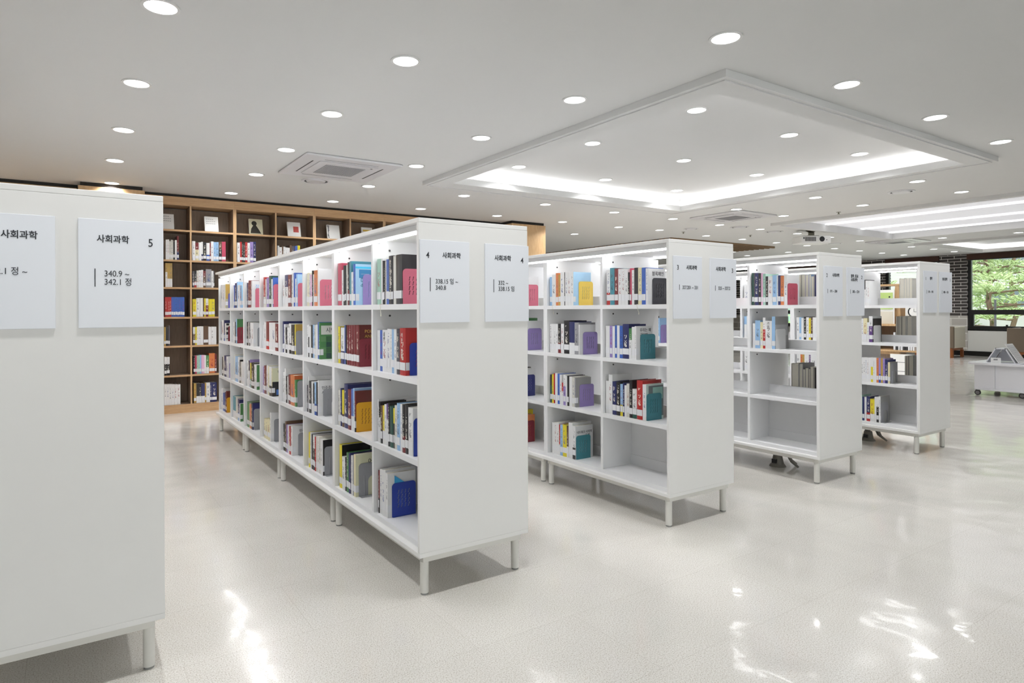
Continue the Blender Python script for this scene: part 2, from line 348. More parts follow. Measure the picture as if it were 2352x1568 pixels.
for i, x in enumerate((9.75, 10.95, 12.0)):
    tag(MB().box(x-.05, x+.05, -2.8, 3.6, 2.66, 2.6795).build('light_tube', 'tube'), ('long white light line closest to the bookcases' if i == 0 else 'middle long white light line' if i == 1 else 'long white light line on the window side') + ' in the wide bright ceiling recess', 'light')
# window wall: piers, openings, sill wall, baseboard
W1, W2, W3 = (0.2, 4.50), (5.12, 6.45), (7.15, 9.6)
xw = X1; th = .3
def wbox(y0, y1, z0, z1): return MB().box(xw, xw+th, y0, y1, z0, z1)
structure('wall_sill', MB().box(xw, xw+th, Y0_, Y1_, 0, .66), 'wall')
structure('wall_lintel', MB().box(xw, xw+th, Y0_, Y1_, 2.585, ZC+.02), 'wall')
for y0, y1 in ((4.50, 5.12), (6.45, 7.15), (9.6, Y1_), (Y0_, .2)):
    structure('wall_brick_pier', MB().box(xw-.02, xw+th, y0, y1, 1.02, 2.6), 'brick')
    structure('wall_block_pier', MB().box(xw-.02, xw+th, y0, y1, 0.12, 1.02), 'block')
structure('baseboard_right', MB().box(xw-.035, xw-.0205, Y0_, Y1_, 0, .12), 'base')
def window(n, y0, y1, catch=True):
    fr = MB(); a, b = xw+.02, xw+.1; w = .07
    fr.box(a, b, y0, y0+w, .66, 2.585).box(a, b, y1-w, y1, .66, 2.585).box(a, b, y0+w, y1-w, .66, .76).box(a, b, y0+w, y1-w, 2.52, 2.585).box(a, b, y0+w, y1-w, 1.05, 1.17)
    fr.box(a+.01, b-.01, y0+w, y0+w+.05, .76, 1.05).box(a+.01, b-.01, y1-w-.05, y1-w, .76, 1.05).box(a-.02, a, y0, y1, .64, .68)
    if y1-y0 > 3:
        for f in (.36, .7): fr.box(a, b, y0+(y1-y0)*f-.03, y0+(y1-y0)*f+.03, .76, 2.52)
    o = structure('window_%d' % n, fr, 'frame')
    MB().box(a+.03, a+.036, y0+w, y1-w, .76, 2.52).build('window_glass', 'glass', parent=o)
    if catch: MB().box(a-.03, a+.0, y1-w-.82, y1-w-.68, .745, .765).box(a-.05, a-.02, y1-w-.77, y1-w-.73, .765, .80).build('window_catch', 'frame', parent=o)
    return o
window(1, *W1); window(2, *W2); window(3, *W3)
for (y0, y1), lab in ((W1, 'rolled brown blind over the big window with the pine view'), (W2, 'short rolled brown blind over the narrow window beside the brick pier'), (W3, 'rolled brown blind over the window past the second brick pier')):
    t = empty('roller_blind', (xw, (y0+y1)/2, 2.45), 0, lab, 'blind'); h = (y1-y0)/2
    MB().box(-.05, -.03, -h, h, 0, .145).build('blind_fabric', 'blind', t)
    MB().box(-.055, -.025, -h, h, -.02, 0).build('bottom_bar', 'frame', t)

# ---------------------------------------------------------------- ceiling fittings
ON = [(-0.87,0.86),(-0.88,2.02),(-0.88,3.20),(-0.88,4.37),(-0.85,5.57),(0.35,0.83),(0.33,1.97),(0.34,3.14),(0.36,4.30),(0.36,5.51),(1.58,0.82),(1.56,1.93),(1.57,3.10),(1.57,4.27),(1.57,5.43),(1.60,-0.32),(2.82,-0.30),(4.06,-0.29),(5.30,-0.28),(2.78,4.21),(2.79,5.37),(4.02,4.19),(4.04,5.35),(5.28,4.20),(5.29,5.35),(6.52,4.20),(6.51,5.34),(6.52,6.47),(6.54,3.11),(7.74,4.27),(6.57,2.01),(7.69,3.12),(7.70,2.00),(6.54,0.86),(7.70,0.87),(8.84,4.26),(8.85,5.39),(9.98,5.40),(10.01,4.28),(11.14,4.29),(11.16,5.42),(12.32,5.43),(13.50,6.58),(13.52,7.72),(13.54,5.48),(12.31,4.31),(14.66,5.48),(13.43,4.30),(14.64,4.35),(15.79,5.50),(16.89,5.48),(15.73,4.34),(13.20,3.19),(16.92,4.37),(13.40,2.05),(7.42,5.26),(7.49,8.81)]
OFF = [(-2.10,-0.31),(-2.10,0.86),(-2.10,2.03),(-2.10,3.20),(-2.10,4.37),(-2.10,5.54),(-0.88,-0.31),(0.34,-0.31)]
IN_TRAY = [(2.85,0.85),(2.84,2.01),(2.83,3.15),(4.13,0.87),(4.11,2.01),(4.10,3.15),(5.38,0.89),(5.39,2.03),(5.37,3.16)]
def make_lamp():
    t = empty('ceiling_downlight', (0, 0, 0))
    MB().ring(0, 0, -.006, .001, .069, .083).build('trim_ring', 'ring', t)
    MB().cyl(0, 0, -.003, .0, .069, 24).build('diffuser', 'lamp', t)
    ld = bpy.data.lights.new('downlight_beam', 'AREA'); ld.shape = 'DISK'; ld.size = .135; ld.energy = LAMP_P; ld.color = LIGHT_COL; ld.spread = math.radians(140)
    lo = bpy.data.objects.new('lamp_beam', ld); COL.objects.link(lo); lo.parent = t; lo.location = (0, 0, -.0075)
    return t
proto = make_lamp(); first = True
def lamp(x, y, z, label, group):
    global first
    o = proto if first else copy_tree(proto); first = False
    o.location = (x, y, z); tag(o, label, 'light', group)
for i, (x, y) in enumerate(ON):
    k = max(int(round((y-.84)/1.17)), 0)+1
    if x < 1.59: lamp(x, y, ZC, 'round ceiling light, %s going back, in the line %s' % (ORD[k], 'over panel five' if x < 0 else 'over the front of case four' if x < 1 else 'between case four and the raised tray'), 'round downlights in the flat ceiling')
    elif y < -.31 and x < 2: lamp(x, y, ZC, 'large round ceiling light just outside the near corner of the raised tray', 'round downlights in the flat ceiling')
    elif y < 0: lamp(x, y, ZC, 'round ceiling light outside the tray border, %s of three towards the windows' % ORD[int(round((x-2.8)/1.22))+1], 'round downlights in the flat ceiling')
    elif x < 8 and y < 6.6: lamp(x, y, ZC, 'round ceiling light round the tray, %s line past case four, %s going back' % (ORD[int(round((x-2.8)/1.2))+1], ORD[int(round((y-.86)/1.15))+1]), 'round downlights in the flat ceiling')
    else: lamp(x, y, ZC, 'small distant round ceiling light in the rows between the projector and the windows', 'distant round downlights')
for x, y in OFF: lamp(x, y, ZC, 'round recessed ceiling light behind or beside the viewer', 'round downlights out of view')
for x, y in IN_TRAY:
    i, j = int(round((x-2.85)/1.26)), int(round((y-.86)/1.15))
    lamp(x, y, 2.755, 'round light inside the raised square tray, %s column, %s deep' % (ORD[i+1], ORD[j+1]), 'round downlights inside the raised tray')
def cassette(cx, cy_, s, label, deg=0):
    t = empty('ceiling_air_conditioner', (cx, cy_, ZC), math.radians(deg), label, 'air conditioner', 'ceiling air conditioners'); h = s/2
    b = MB(); b.box(-h, h, -h, h, -.022, 0); b.build('panel', 'ac', t, bevel=.012, seg=3)
    b = MB(); b.box(-h*.62, h*.62, -h*.62, h*.62, -.03, -.0225); b.build('intake_cover', 'ac', t, bevel=.004)
    g = MB(); n = 22; q = h*.42
    for k in range(n):
        a = -q+2*q*k/n; g.box(a, a+2*q/n*.5, -q, q, -.032, -.0302)
    for k in range(12): a = -q+2*q*k/12; g.box(-q, q, a, a+.006, -.033, -.0322)
    g.build('grille', 'acdark', t)
    for sx in (-1, 1):
        MB().box(sx*h*.74-.006, sx*h*.74+.006, -h*.56, h*.56, -.0235, -.0222).build('air_slot', 'slot', t)
    for sy in (-1, 1): MB().box(-h*.56, h*.56, sy*h*.74-.006, sy*h*.74+.006, -.0235, -.0222).build('air_slot', 'acdark', t)
    MB().cyl(h*.5, -h*.52, -.031, -.0302, .012, 12).build('sensor', 'slot', t)
cassette(.975, 3.58, .93, 'large square ceiling air conditioner above case four beside a round speaker')
cassette(7.08, 3.55, .88, 'square ceiling air conditioner just past the far corner of the raised tray')
cassette(13.1, 3.75+.2, .88, 'faint distant ceiling air conditioner between the wide recess and the windows')
def speaker(x, y, r, label):
    t = empty('ceiling_speaker', (x, y, ZC), 0, label, 'speaker', 'round ceiling speakers and vents')
    MB().ring(0, 0, -.008, 0, r*.82, r).build('outer_ring', 'ac', t, smooth=True)
    MB().ring(0, 0, -.004, 0, r*.70, r*.8).build('shadow_ring', 'slot', t)
    MB().cyl(0, 0, -.014, 0, r*.62, 28, r2=r*.70).build('centre_disc', 'ac', t, smooth=True)
speaker(.98, 4.30, .15, 'round ceiling speaker with a dark ring touching the air conditioner edge')
speaker(8.27, 4.27, .15, 'round ceiling vent beyond the second air conditioner'); speaker(9.36, 4.33, .15, 'round ceiling vent before the projector')
speaker(12.4, 4.87, .15, 'round ceiling vent beyond the projector'); speaker(7.75, 4.85, .12, 'flat round ceiling plate between two lights past the second air conditioner'); speaker(7.07, 1.25, .14, 'round ceiling vent by the window-side edge of the raised tray')
for (x, y, lab) in ((8.05, 2.5, 'beside the bright striped recess'), (8.02, 5.24, 'before the slatted wood ceiling'), (9.5, 4.9, 'between the projector and the slatted ceiling')):
    t = empty('fire_sprinkler', (x, y, ZC), 0, 'tiny metal fire sprinkler head ' + lab, 'sprinkler', 'fire sprinklers')
    MB().cyl(0, 0, -.004, 0, .03, 14).cyl(0, 0, -.025, -.004, .008, 8).cyl(0, 0, -.03, -.025, .018, 10).build('sprinkler_head', 'brass', t)
# projector
t = empty('ceiling_projector', (9.80, 3.9, 2.36), math.radians(-30), 'white ceiling projector with a black lens on a short metal mount', 'projector')
b = MB(); b.box(-.27, .27, -.16, .16, 0, .135); b.build('body', 'white', t, bevel=.02, seg=3)
MB().cyl(0, 0, 0, .022, .056, 24, M4=Matrix.Translation((.09, -.158, .072)) @ Matrix.Rotation(PI/2, 4, 'X')).build('lens_ring', 'white', t, smooth=True)
MB().cyl(0, 0, 0, .026, .046, 24, M4=Matrix.Translation((.09, -.158, .072)) @ Matrix.Rotation(PI/2, 4, 'X')).build('lens', 'black', t, smooth=True)
g = MB()
for k in range(9): g.box(-.2+k*.022, -.188+k*.022, -.164, -.159, .035, .11)
g.build('vent_grille', 'slot', t); MB().box(-.235, -.215, -.164, -.159, .075, .105).build('front_switch', 'slot', t)
MB().cyl(0, 0, 0, .006, .008, 12, M4=Matrix.Translation((.185, -.158, .06)) @ Matrix.Rotation(PI/2, 4, 'X')).build('sensor', 'black', t)
MB().box(-.1, .1, -.07, .07, .1352, .15).cyl(0, 0, .15, .2, .05, 16).cyl(0, 0, .2, .242, .035, 16, r2=.1).build('mount', 'brass', t)
# slatted wood ceiling field
t = empty('slatted_wood_ceiling_panel', (8.5, 5.92, 2.56), 0, 'brown slatted wood ceiling panel hung beyond case three', 'ceiling panel')
g = MB()
for k in range(46): g.box(0, 3.4, k*.13, k*.13+.055, 0, .04)
g.build('slats', 'slat', t); MB().box(0, 3.4, 0, 6.0, .0402, .0415).build('dark_backing', 'gap', t)
for k in range(4):
    tag(MB().box(8.5, 11.9, 6.95+k*1.3-.04, 6.95+k*1.3+.04, 2.553, 2.5595).build('linear_light', 'tube'), 'thin white light line across the slatted wood ceiling, %s deep' % ORD[k+1], 'light', 'light lines in the slatted ceiling')

# ---------------------------------------------------------------- white double-sided bookcases
D = .567; PITCH = 1.1225; HB = .172; H = 1.6
ROWS = {5: (-1.5214, .019), 4: (0.0, 0.0), 3: (1.5349, -.003), 2: (3.0771, .021), 1: (4.6394, .053)}
ZT = {1: 1.24, 2: .915, 3: .564, 4: .216}
R_ = .03
def make_case(end):
    t = empty('white_bookcase', (0, 0, 0)); P = PITCH - .001
    f = MB().box(0, D, 0 if not end else .0, P, H-.02, H); f.build('top_panel', 'lam', t, bevel=.002)
    MB().box(0, D, 0, P, HB, HB+.02).build('bottom_panel', 'lam', t, bevel=.002)
    if end: MB().box(0, D, 0, .018, HB+.0202, H-.0202).build('end_panel', 'lam', t, bevel=.001)
    y0 = .0185 if end else .0
    def upright(name, ya, yb, z0, z1):                            # board with its front top corners cut back for the light strips
        n = .05; zt = H-.060
        pl = [(R_, z0), (D-R_, z0), (D-R_, zt), (D-R_-n, zt), (D-R_-n, z1), (R_+n, z1), (R_+n, zt), (R_, zt)]
        return MB().prism(pl, -yb, -ya, M4=Matrix.Rotation(PI/2, 4, 'X')).build(name, 'lamw', t)
    upright('side_panel', y0, y0+.019, HB+.0205, H-.0452); upright('side_panel', P-.019, P, HB+.0205, H-.0452)
    a, b = y0+.0192, P-.0192
    MB().box(R_, D-R_, y0, P, H-.045, H-.0205).build('inner_top', 'lamw', t)
    MB().box(R_, D-R_, a, b, HB+.0205, .216).build('bottom_board', 'lamw', t)
    upright('divider', PITCH/2-.0095, PITCH/2+.0095, .2162, H-.0452)
    for (p, q) in ((a, PITCH/2-.0097), (PITCH/2+.0097, b)):
        for k in (1, 2, 3): MB().box(R_, D-R_, p, q, ZT[k]-.025, ZT[k]).build('shelf', 'lamw', t)
        for k in (1, 2, 3): MB().box(D/2-.006, D/2+.006, p, q, ZT[k]+.0002, ZT[k]+.062).build('back_rail', 'lamw', t)
        MB().box(D/2-.004, D/2+.004, p, q, .2162, ZT[3]-.0252).build('back_panel', 'lamw', t)
        MB().box(D/2-.012, D/2-.0045, p, q, .2162, .28).build('back_rail', 'lamw', t)
    for sx in (R_+.022, D-R_-.034):
        MB().box(sx, sx+.012, .03 if end else .001, P-.001, H-.0535, H-.0455).build('led_strip', 'led', t)
    pins = MB()
    for y in (PITCH/2-.0098, b-.0002):
        for z in (1.24+.27, .915+.27, .564+.30): pins.cyl(0, 0, 0, .004, .005, 8, M4=Matrix.Translation((.12, y, z)) @ Matrix.Rotation(PI/2, 4, 'X'))
    pins.build('fixing_cap', 'slot', t)
    g = MB(); i = .028; g.box(i, D-i, .022, .047, HB-.03, HB-.0005).box(i, D-i, P-.047, P-.022, HB-.03, HB-.0005).box(i, i+.025, .047, P-.047, HB-.03, HB-.0005).box(D-i-.025, D-i, .047, P-.047, HB-.03, HB-.0005)
    g.build('base_frame', 'metal', t, bevel=.002)
    for x in (.045, D-.045):
        for y in (.045, P-.042):
            lg = MB().cyl(x, y, .008, HB-.0305, .0185, 24).build('leg', 'metal', t, smooth=True)
            MB().cyl(x, y, 0, .008, .0165, 20).build('levelling_foot', 'foot', lg)
    return t
case_end = make_case(True); case_mid = make_case(False); used_e = used_m = False
for r in (4, 3, 2, 1, 5):
    x, y = ROWS[r]
    for k in range(4):
        if k == 0: c = case_end if not used_e else copy_tree(case_end); used_e = True
        else: c = case_mid if not used_m else copy_tree(case_mid); used_m = True
        c.location = (x, y+k*PITCH, 0)
        tag(c, ('white double-sided bookcase behind the end panel with signs numbered %s' % NUM[r]) if k == 0 else
            'white bookcase unit, %s one along in the row signed %s' % (ORD[k+1], NUM[r]), 'bookcase', 'white bookcases')
# signs on the end panels
def sign(row, x, lines, lab):
    X, Y = ROWS[row]
    t = empty('section_sign', (X+x, Y-.0005, 1.159 if row != 1 else 1.175), 0, lab, 'sign', 'section signs on end panels')
    MB().box(0, .242, -.006, 0, 0, .349).build('sign_board', 'sign', t, bevel=.001)
    for body, px, pz, size, sq, bold in lines:
        text_mesh(body, size, 'lettering', t, Matrix.Translation((px, -.0066, pz)) @ Matrix.Rotation(PI/2, 4, 'X'), squeeze=sq, bold=bold)
    MB().box(lines[-1][6] if len(lines[-1]) > 6 else BX[0], BX[0]+.0025, -.0072, -.0062, BX[1], BX[2]).build('printed_bar', 'ink', t)
def two(row, x, left, head, body, lab, head2=None):
    global BX
    lines = []
    if left: lines.append((str(row), .028, .272, .037, .85, .0002)); lines.append((head, .106, .277, .027, .92, .0005))
    else: lines.append((str(row), .196, .268, .037, .85, .0002)); lines.append((head, .05, .277, .027, .92, .0005))
    if head2: lines.append((head2, .05, .25, .027, .92, .0005))
    bx = .046 if left else .044
    for i, bt in enumerate(body): lines.append((bt, bx+.026, .166-i*.027, .027, .86, 0))
    BX = (bx, .132 if len(body) > 1 else .160, .19)
    sign(row, x, lines, lab)
BX = None
HD = '사회과학'
two(5, .566-.242, False, HD, ['340.9 ~', '342.1 정'], 'section sign with 5 at the outer corner of the plain panel and range 340.9')
two(5, .566-.242-.302, True, HD, ['342.1 정 ~'], 'section sign on the same panel cut by the picture edge, range 342.1')
two(4, .004, True, HD, ['338.15 임 ~', '340.8'], 'section sign 4 by the book side of its panel, range 338.15 to 340.8')
two(4, .328, False, HD, ['332 ~', '338.15 임'], 'section sign 4 on the aisle half of its panel, range 332 to 338.15')
two(3, .03, True, HD, ['327.201 ~ 331'], 'section sign 3 by the book side, range 327.201 to 331')
two(3, .345, False, HD, ['325 ~ 327.2'], 'section sign 3 on the outer half, range 325 to 327.2')
two(2, .05, True, HD, ['191 ~ 304'], 'section sign 2 by the book side, one heading line')
two(2, .352, False, '철학. 종교', ['305 ~ 324'], 'section sign 2 with a two-line heading', head2=HD)
two(1, .06, True, '철학', ['159 ~ 190'], 'small section sign 1 with a one-word heading')
two(1, .352, False, '총류.철학', ['000 ~ 158'], 'outermost section sign 1 beside the dark brick pier')

# ---------------------------------------------------------------- wooden wall bookcase
YB = 5.92
ZW = [2.16, 1.80, 1.475, 1.122, .78, .43, .08]
def make_wood():
    t = empty('wooden_bookcase', (0, 0, 0)); W = 1.005; bk = .3
    def board(name, x0, x1, z0, z1, y0=0, e='oakh'):
        return MB().box(x0, x1, y0, bk, z0, z1, 0, mif={'f': 1}).build(name, ['walnut', e], t)
    board('side_panel', 0, .019, .08, 2.47, e='oakv'); board('side_panel', W-.019, W, .08, 2.47, e='oakv')
    board('divider', W/2-.0095, W/2+.0095, .08, 2.47, .003, e='oakv')
    for (a, b) in ((.0192, W/2-.0097), (W/2+.0097, W-.0192)):
        for z in ZW[:-1]: board('shelf', a, b, z, z+.022, .004)
        board('shelf', a, b, .0802, .1, .004)
        MB().box(a, b, bk-.012, bk, .1002, 2.46).build('back_panel', 'walnut', t)
    MB().box(0, W, -.006, bk, 2.4702, 2.57).build('header_board', 'oakh', t)
    MB().box(0, W, -.004, bk, 0, .0798).build('plinth', 'oakh', t)
    return t
wc = make_wood()
for k in range(5):
    c = wc if k == 0 else copy_tree(wc); c.location = (-.522+k*1.006, YB, 0)
    tag(c, ['tall wooden wall bookcase seen between white panel five and the white case four', 'wooden wall bookcase above the far end of case four, second unit', 'third wooden wall bookcase unit rising behind case four',
            'fourth wooden wall bookcase unit, only its top showing', 'last wooden wall bookcase unit beside the wooden pillar'][k], 'bookcase', 'wooden wall bookcases')
structure('trim_1', MB().box(4.515, 5.18, 5.64, 6.3, 0, 2.56), 'oakl', bevel=.002)
structure('trim_2', MB().box(-1.16, -.53, 5.64, 6.3, 0, 2.56), 'oakl', bevel=.002)
structure('trim_3', MB().box(4.53, 5.16, 5.66, 6.3, 2.5605, 2.601).box(-1.14, -.55, 5.66, 6.3, 2.5605, 2.601).box(-.522, 4.51, 5.945, 6.25, 2.5705, 2.601).box(-5, -1.16, 5.9, 6.3, 2.57, 2.601), 'gap')
structure('wall_wood', MB().box(-5, -1.17, 5.92, 6.29, 0, 2.57), 'oakl')

# ---------------------------------------------------------------- books
TXT = '''4 1 1 545|l,50,223 w,16,223 k,19,211 k,13,207 W,13,208 b,28,215 k,51,229 W,29,225 k,64,228|Prose,0.052,0.162
4 1 2 545|w,17,199 w,16,199 b,28,200 w,57,202 w,34,208 w,17,207 s,24,207 w,27,208 d,37,211 r,59,215|Pblue,0.069,0.144
4 1 3 545|wD,13,208 k/w,22,199 B/k,26,183 y/w,20,186 w,24,194 v/w,19,201 k,19,205 D,39,194 y/k,16,188 W,24,204 s,35,217 w,21,217 k/m,31,218 k,32,219 w,47,213|Pblue,0.051,0.168
4 1 4 538|m/k,16,209 w,25,216 w,42,223 w,26,212|Pblue,0.071,0.163
4 2 1 1096|R,63,237 w,23,197 k,25,220 k,22,217 W,18,222 k/m,29,234 t,27,238 w,26,178 bS,34,219|Plav,0.090,0.164
4 2 2 1096|y,34,207 m,10,203 w/n,56,202 b,15,215 k,22,216 m,32,216 m,33,217 m,35,218 m,39,219 mM,40,219|Pmar,0.050,0.148
4 2 3 1096|W,33,200 n,24,211 y/B,34,204 nD,56,242 m,50,217 b/w,27,224 s/w,22,230 m/kM,19,217|Pmus,0.051,0.156
4 2 4 1083|yK,42,241 w,47,180 k,23,184 G,29,216 n,28,216 k,11,208 w,22,212 g,16,217 cC,27,225|Ggra,0.066,0.176
4 3 1 1668|W,21,207 c,21,212 W,29,207 i,39,198 k,22,222 w,17,198 o,69,220 w,11,230|Prose,0.060,0.163
4 3 2 1668|w,26,204 w/k,26,208 w,33,198 k,36,206 s,30,209 W,32,208 w,33,210 b,27,226 GG,18,223|-
4 3 3 1668|d,25,170 wD,10,227 k,54,200 w,22,201 w,11,200 k/w,24,192 s/b,37,202 k/n,28,205 w,14,218|Ggra,0.078,0.165
4 3 4 1639|y,31,221 wD,25,224 k,30,216 w/k,34,218 r,24,210 W,29,218 w,28,221 W,28,222 w,28,216 wK,18,214|Ggra,0.058,0.173
4 4 1 2219|w,53,193 n/w,77,223 m,81,220 k,16,217 w,38,227 b,38,228 w,21,188 sS,35,216|Prose,0.050,0.157
4 4 2 2219|n,25,221 w,37,201 k,44,179 w,45,180 w/k,52,208 k,84,200 yY,22,204|Ggra,0.050,0.161
4 4 3 2219|w,37,213 wD,31,239 k,36,187 w,24,187 k,12,201 m,41,204 oO,97,206 GG,39,179|Ggra,0.056,0.176
4 4 4 2219|k,46,188 B,32,211 p,32,193 w,32,196 r,44,191 w,43,200|Ggra,0.087,0.152
4 5 1 2764|r/W,60,234 W,34,217 p,74,225 D,65,237 w,40,210 bB,19,221|Prose,0.050,0.171
4 5 2 2790|w,34,188 wD,17,218 w,50,206 m/r,90,214 w,87,207 w,84,208 m,89,199 w,9,199|-
4 5 3 2790|p,30,207 m,60,217 B,22,227 wD,12,232 w,32,226 c,29,224 w/k,70,222 c/kC,21,211|-
4 5 4 2762|c,46,150 c,61,153 c,67,163 w,36,220|Ggra,0.071,0.170
4 6 1 3342|w,14,214 n,38,212 m,21,213 m,47,230 m,50,228 w,46,223|Prose,0.072,0.161
4 6 2 3342|k,59,202 W,23,200 d,44,196 w,57,197 w,56,196|Ggra,0.083,0.158
4 6 3 3333|w,52,220 k/w,41,223 p,16,233 y/l,38,207 k,103,214 w,48,204 wG,38,204|-
4 6 4 3342|G,83,213 W,8,209 o,64,203 k,39,220 nN,16,221|Ggra,0.056,0.174
4 7 1 3885|w,24,212 b,48,210 n,83,227 s,35,236 w,91,205 sS,78,200|-
4 7 2 3885|w,61,195 k,41,195 sG,54,222|Pmar,0.052,0.138
4 7 3 3848|W,36,242 s,118,228 w,69,228 k,34,207 W,45,193 w,55,196|-
4 7 4 3912|t/w,121,198 W,79,202 n/s,72,194 wG,35,160|-
4 8 1 4452|w,85,235 w,83,232 w,41,231 yY,16,235|Pvio,0.072,0.148
4 8 2 4464|n,27,192 w,105,205 n/b,51,205 wL,51,176|Pmar,0.070,0.135
4 8 3 4424|k,42,187 W,56,202 n,109,205 w,93,203|Plav,0.059,0.149
4 8 4 4464|w,75,217 b,88,175 n,57,192 mM,37,207|Pmus,0.050,0.130
3 1 1 535|w/r,30,218 t,38,228 m,32,223 w,27,218 w,27,218 w,26,216 k,16,194 R,16,217 w,19,206 k,31,218 c,28,217 b,31,215 w,17,210|Pcha,0.085,0.155
3 1 2 545|w,35,195 p,24,196 w,21,194 b,18,199 w,22,199 b,26,197 n,51,208 G/w,23,184 w,23,192 w,13,197|Ptea,0.082,0.144
3 1 3 545|w,25,203 w,32,244 n,34,204 k,33,204 s/y,21,194 n,14,203 w,17,189 W,23,201 k,25,224 w/D,35,175 r,45,229 wT,28,209|Ptea,0.050,0.155
3 2 1 1096|s,24,199 w,42,214 o,27,223 Y,21,211 w,41,225 k,8,225 w,28,225 w,32,225 wS,25,223|Pyel,0.095,0.161
3 2 2 1096|w,20,198 w,22,199 w,21,199 w,23,199 k/m,32,200 w,32,201 k,55,223 n/w,53,216 g,41,211 w,8,198|Plav,0.079,0.140
3 2 3 1096|k/D,20,195 y,18,199 r,16,206 w,26,211 b,23,208 w,21,204 r/w,17,150 w/p,25,205 w,15,200 k,22,202 w,29,199 W,24,196 gH,12,194|Plav,0.081,0.146
3 2 4 1077|w,23,213 w,27,214 w,24,218 r/w,13,208 s,27,209 y,41,215 B/w,20,210 w,40,238 w/k,29,221|Ptea,0.054,0.156
2 1 1 545|D,17,245 d,8,244 n,29,243 k,22,240 i,15,241 l,22,236 k,20,214 w,36,213 s,33,220 w,10,217 n,20,216 o,27,213 w,25,220|Pcri,0.050,0.157
2 1 2 540|w,21,188 s,42,210 c,22,198 w/r,20,232 w,52,208 sH,27,240|Wwhi,0.051,0.130
1 1 1 474|k/w,24,227 w,16,219 w,17,218|-
1 1 2 486|w,18,208 c/w,31,211 w,16,175 w/v,30,229 kK,6,209|Wwhi,0.050,0.135
1 1 3 487|w,17,213 w,16,214 w,15,215 w,15,214 w,18,215 w/y,18,217 w,13,216 w,15,217 o,18,215 p/b,17,216 Y,17,215 p,17,213 n,23,204 cH,18,184|Ggra,0.050,0.177
1 1 4 487|l,8,225 n,18,211 w,18,210 n/r,30,219 y/w,36,199 w,16,222 w/k,19,221 wH,15,228|Ggra,0.050,0.182
0 0 2 -288|w,17,236 w,20,238 W,19,220 W,24,236 k,19,215 w,21,235 m/n,21,285|-
0 1 2 -1|w,35,235 m/c,37,217 w,31,223 w/n,18,232 k,38,230 w/b,38,220 m,15,225 w,29,242 s,26,236 s,33,237 B/k,37,243 R,45,246|-
0 2 2 515|w,35,245 r,22,256 k,18,247 k,22,244 r,27,255 w,31,247 p,41,263 n,32,265|-
0 3 2 1012|w,24,233 w,33,215 B,19,231 w,24,222 w,29,214 w,29,211 B,29,246 d,24,238 n,19,234 b,29,240 y,34,247|-
0 0 3 -293|Y/w,22,285 Y/w,27,285 Y/w,25,285|-
0 1 3 1|d,20,196 k/r,26,201 W,24,205 w,25,210 w,25,215 m/B,29,204 g,65,225 w,22,206 d,11,204|-
0 0 4 -297|r,19,234 r,14,234 r,17,234 r,17,235 b,21,235 b,21,235 b,21,235 b,17,235 b,19,235 b,19,235 b,24,236|-
0 1 4 1|y,41,213 w,36,225 w,39,226 B,14,222 y,18,222 w/m,29,222 y,36,214 y,37,215|-
0 0 5 -308|Y,17,223 k,25,223 d,18,239|-
0 1 5 4|w/B,24,217 y,20,217 w,20,225 w,24,225 w,28,224 B,57,228 w,29,218 w,33,218 w,29,217|-
0 0 6 -307|w/k,25,219 w/k,31,217|-
0 1 6 8|k,18,218 R,19,222 l,19,221 l,16,225 s,16,228 i,35,227 w,18,222 G/w,33,220 o,66,244 m,21,230|-
0 0 7 -310|w,25,249 w,27,247 w,27,246 w,27,244 w,31,242 w,37,239|-
0 1 7 10|Y,29,240 k/w,30,234 k/w,26,232 n/w,39,230 Y,16,237 w,43,239 n,19,242 n,58,238|-'''
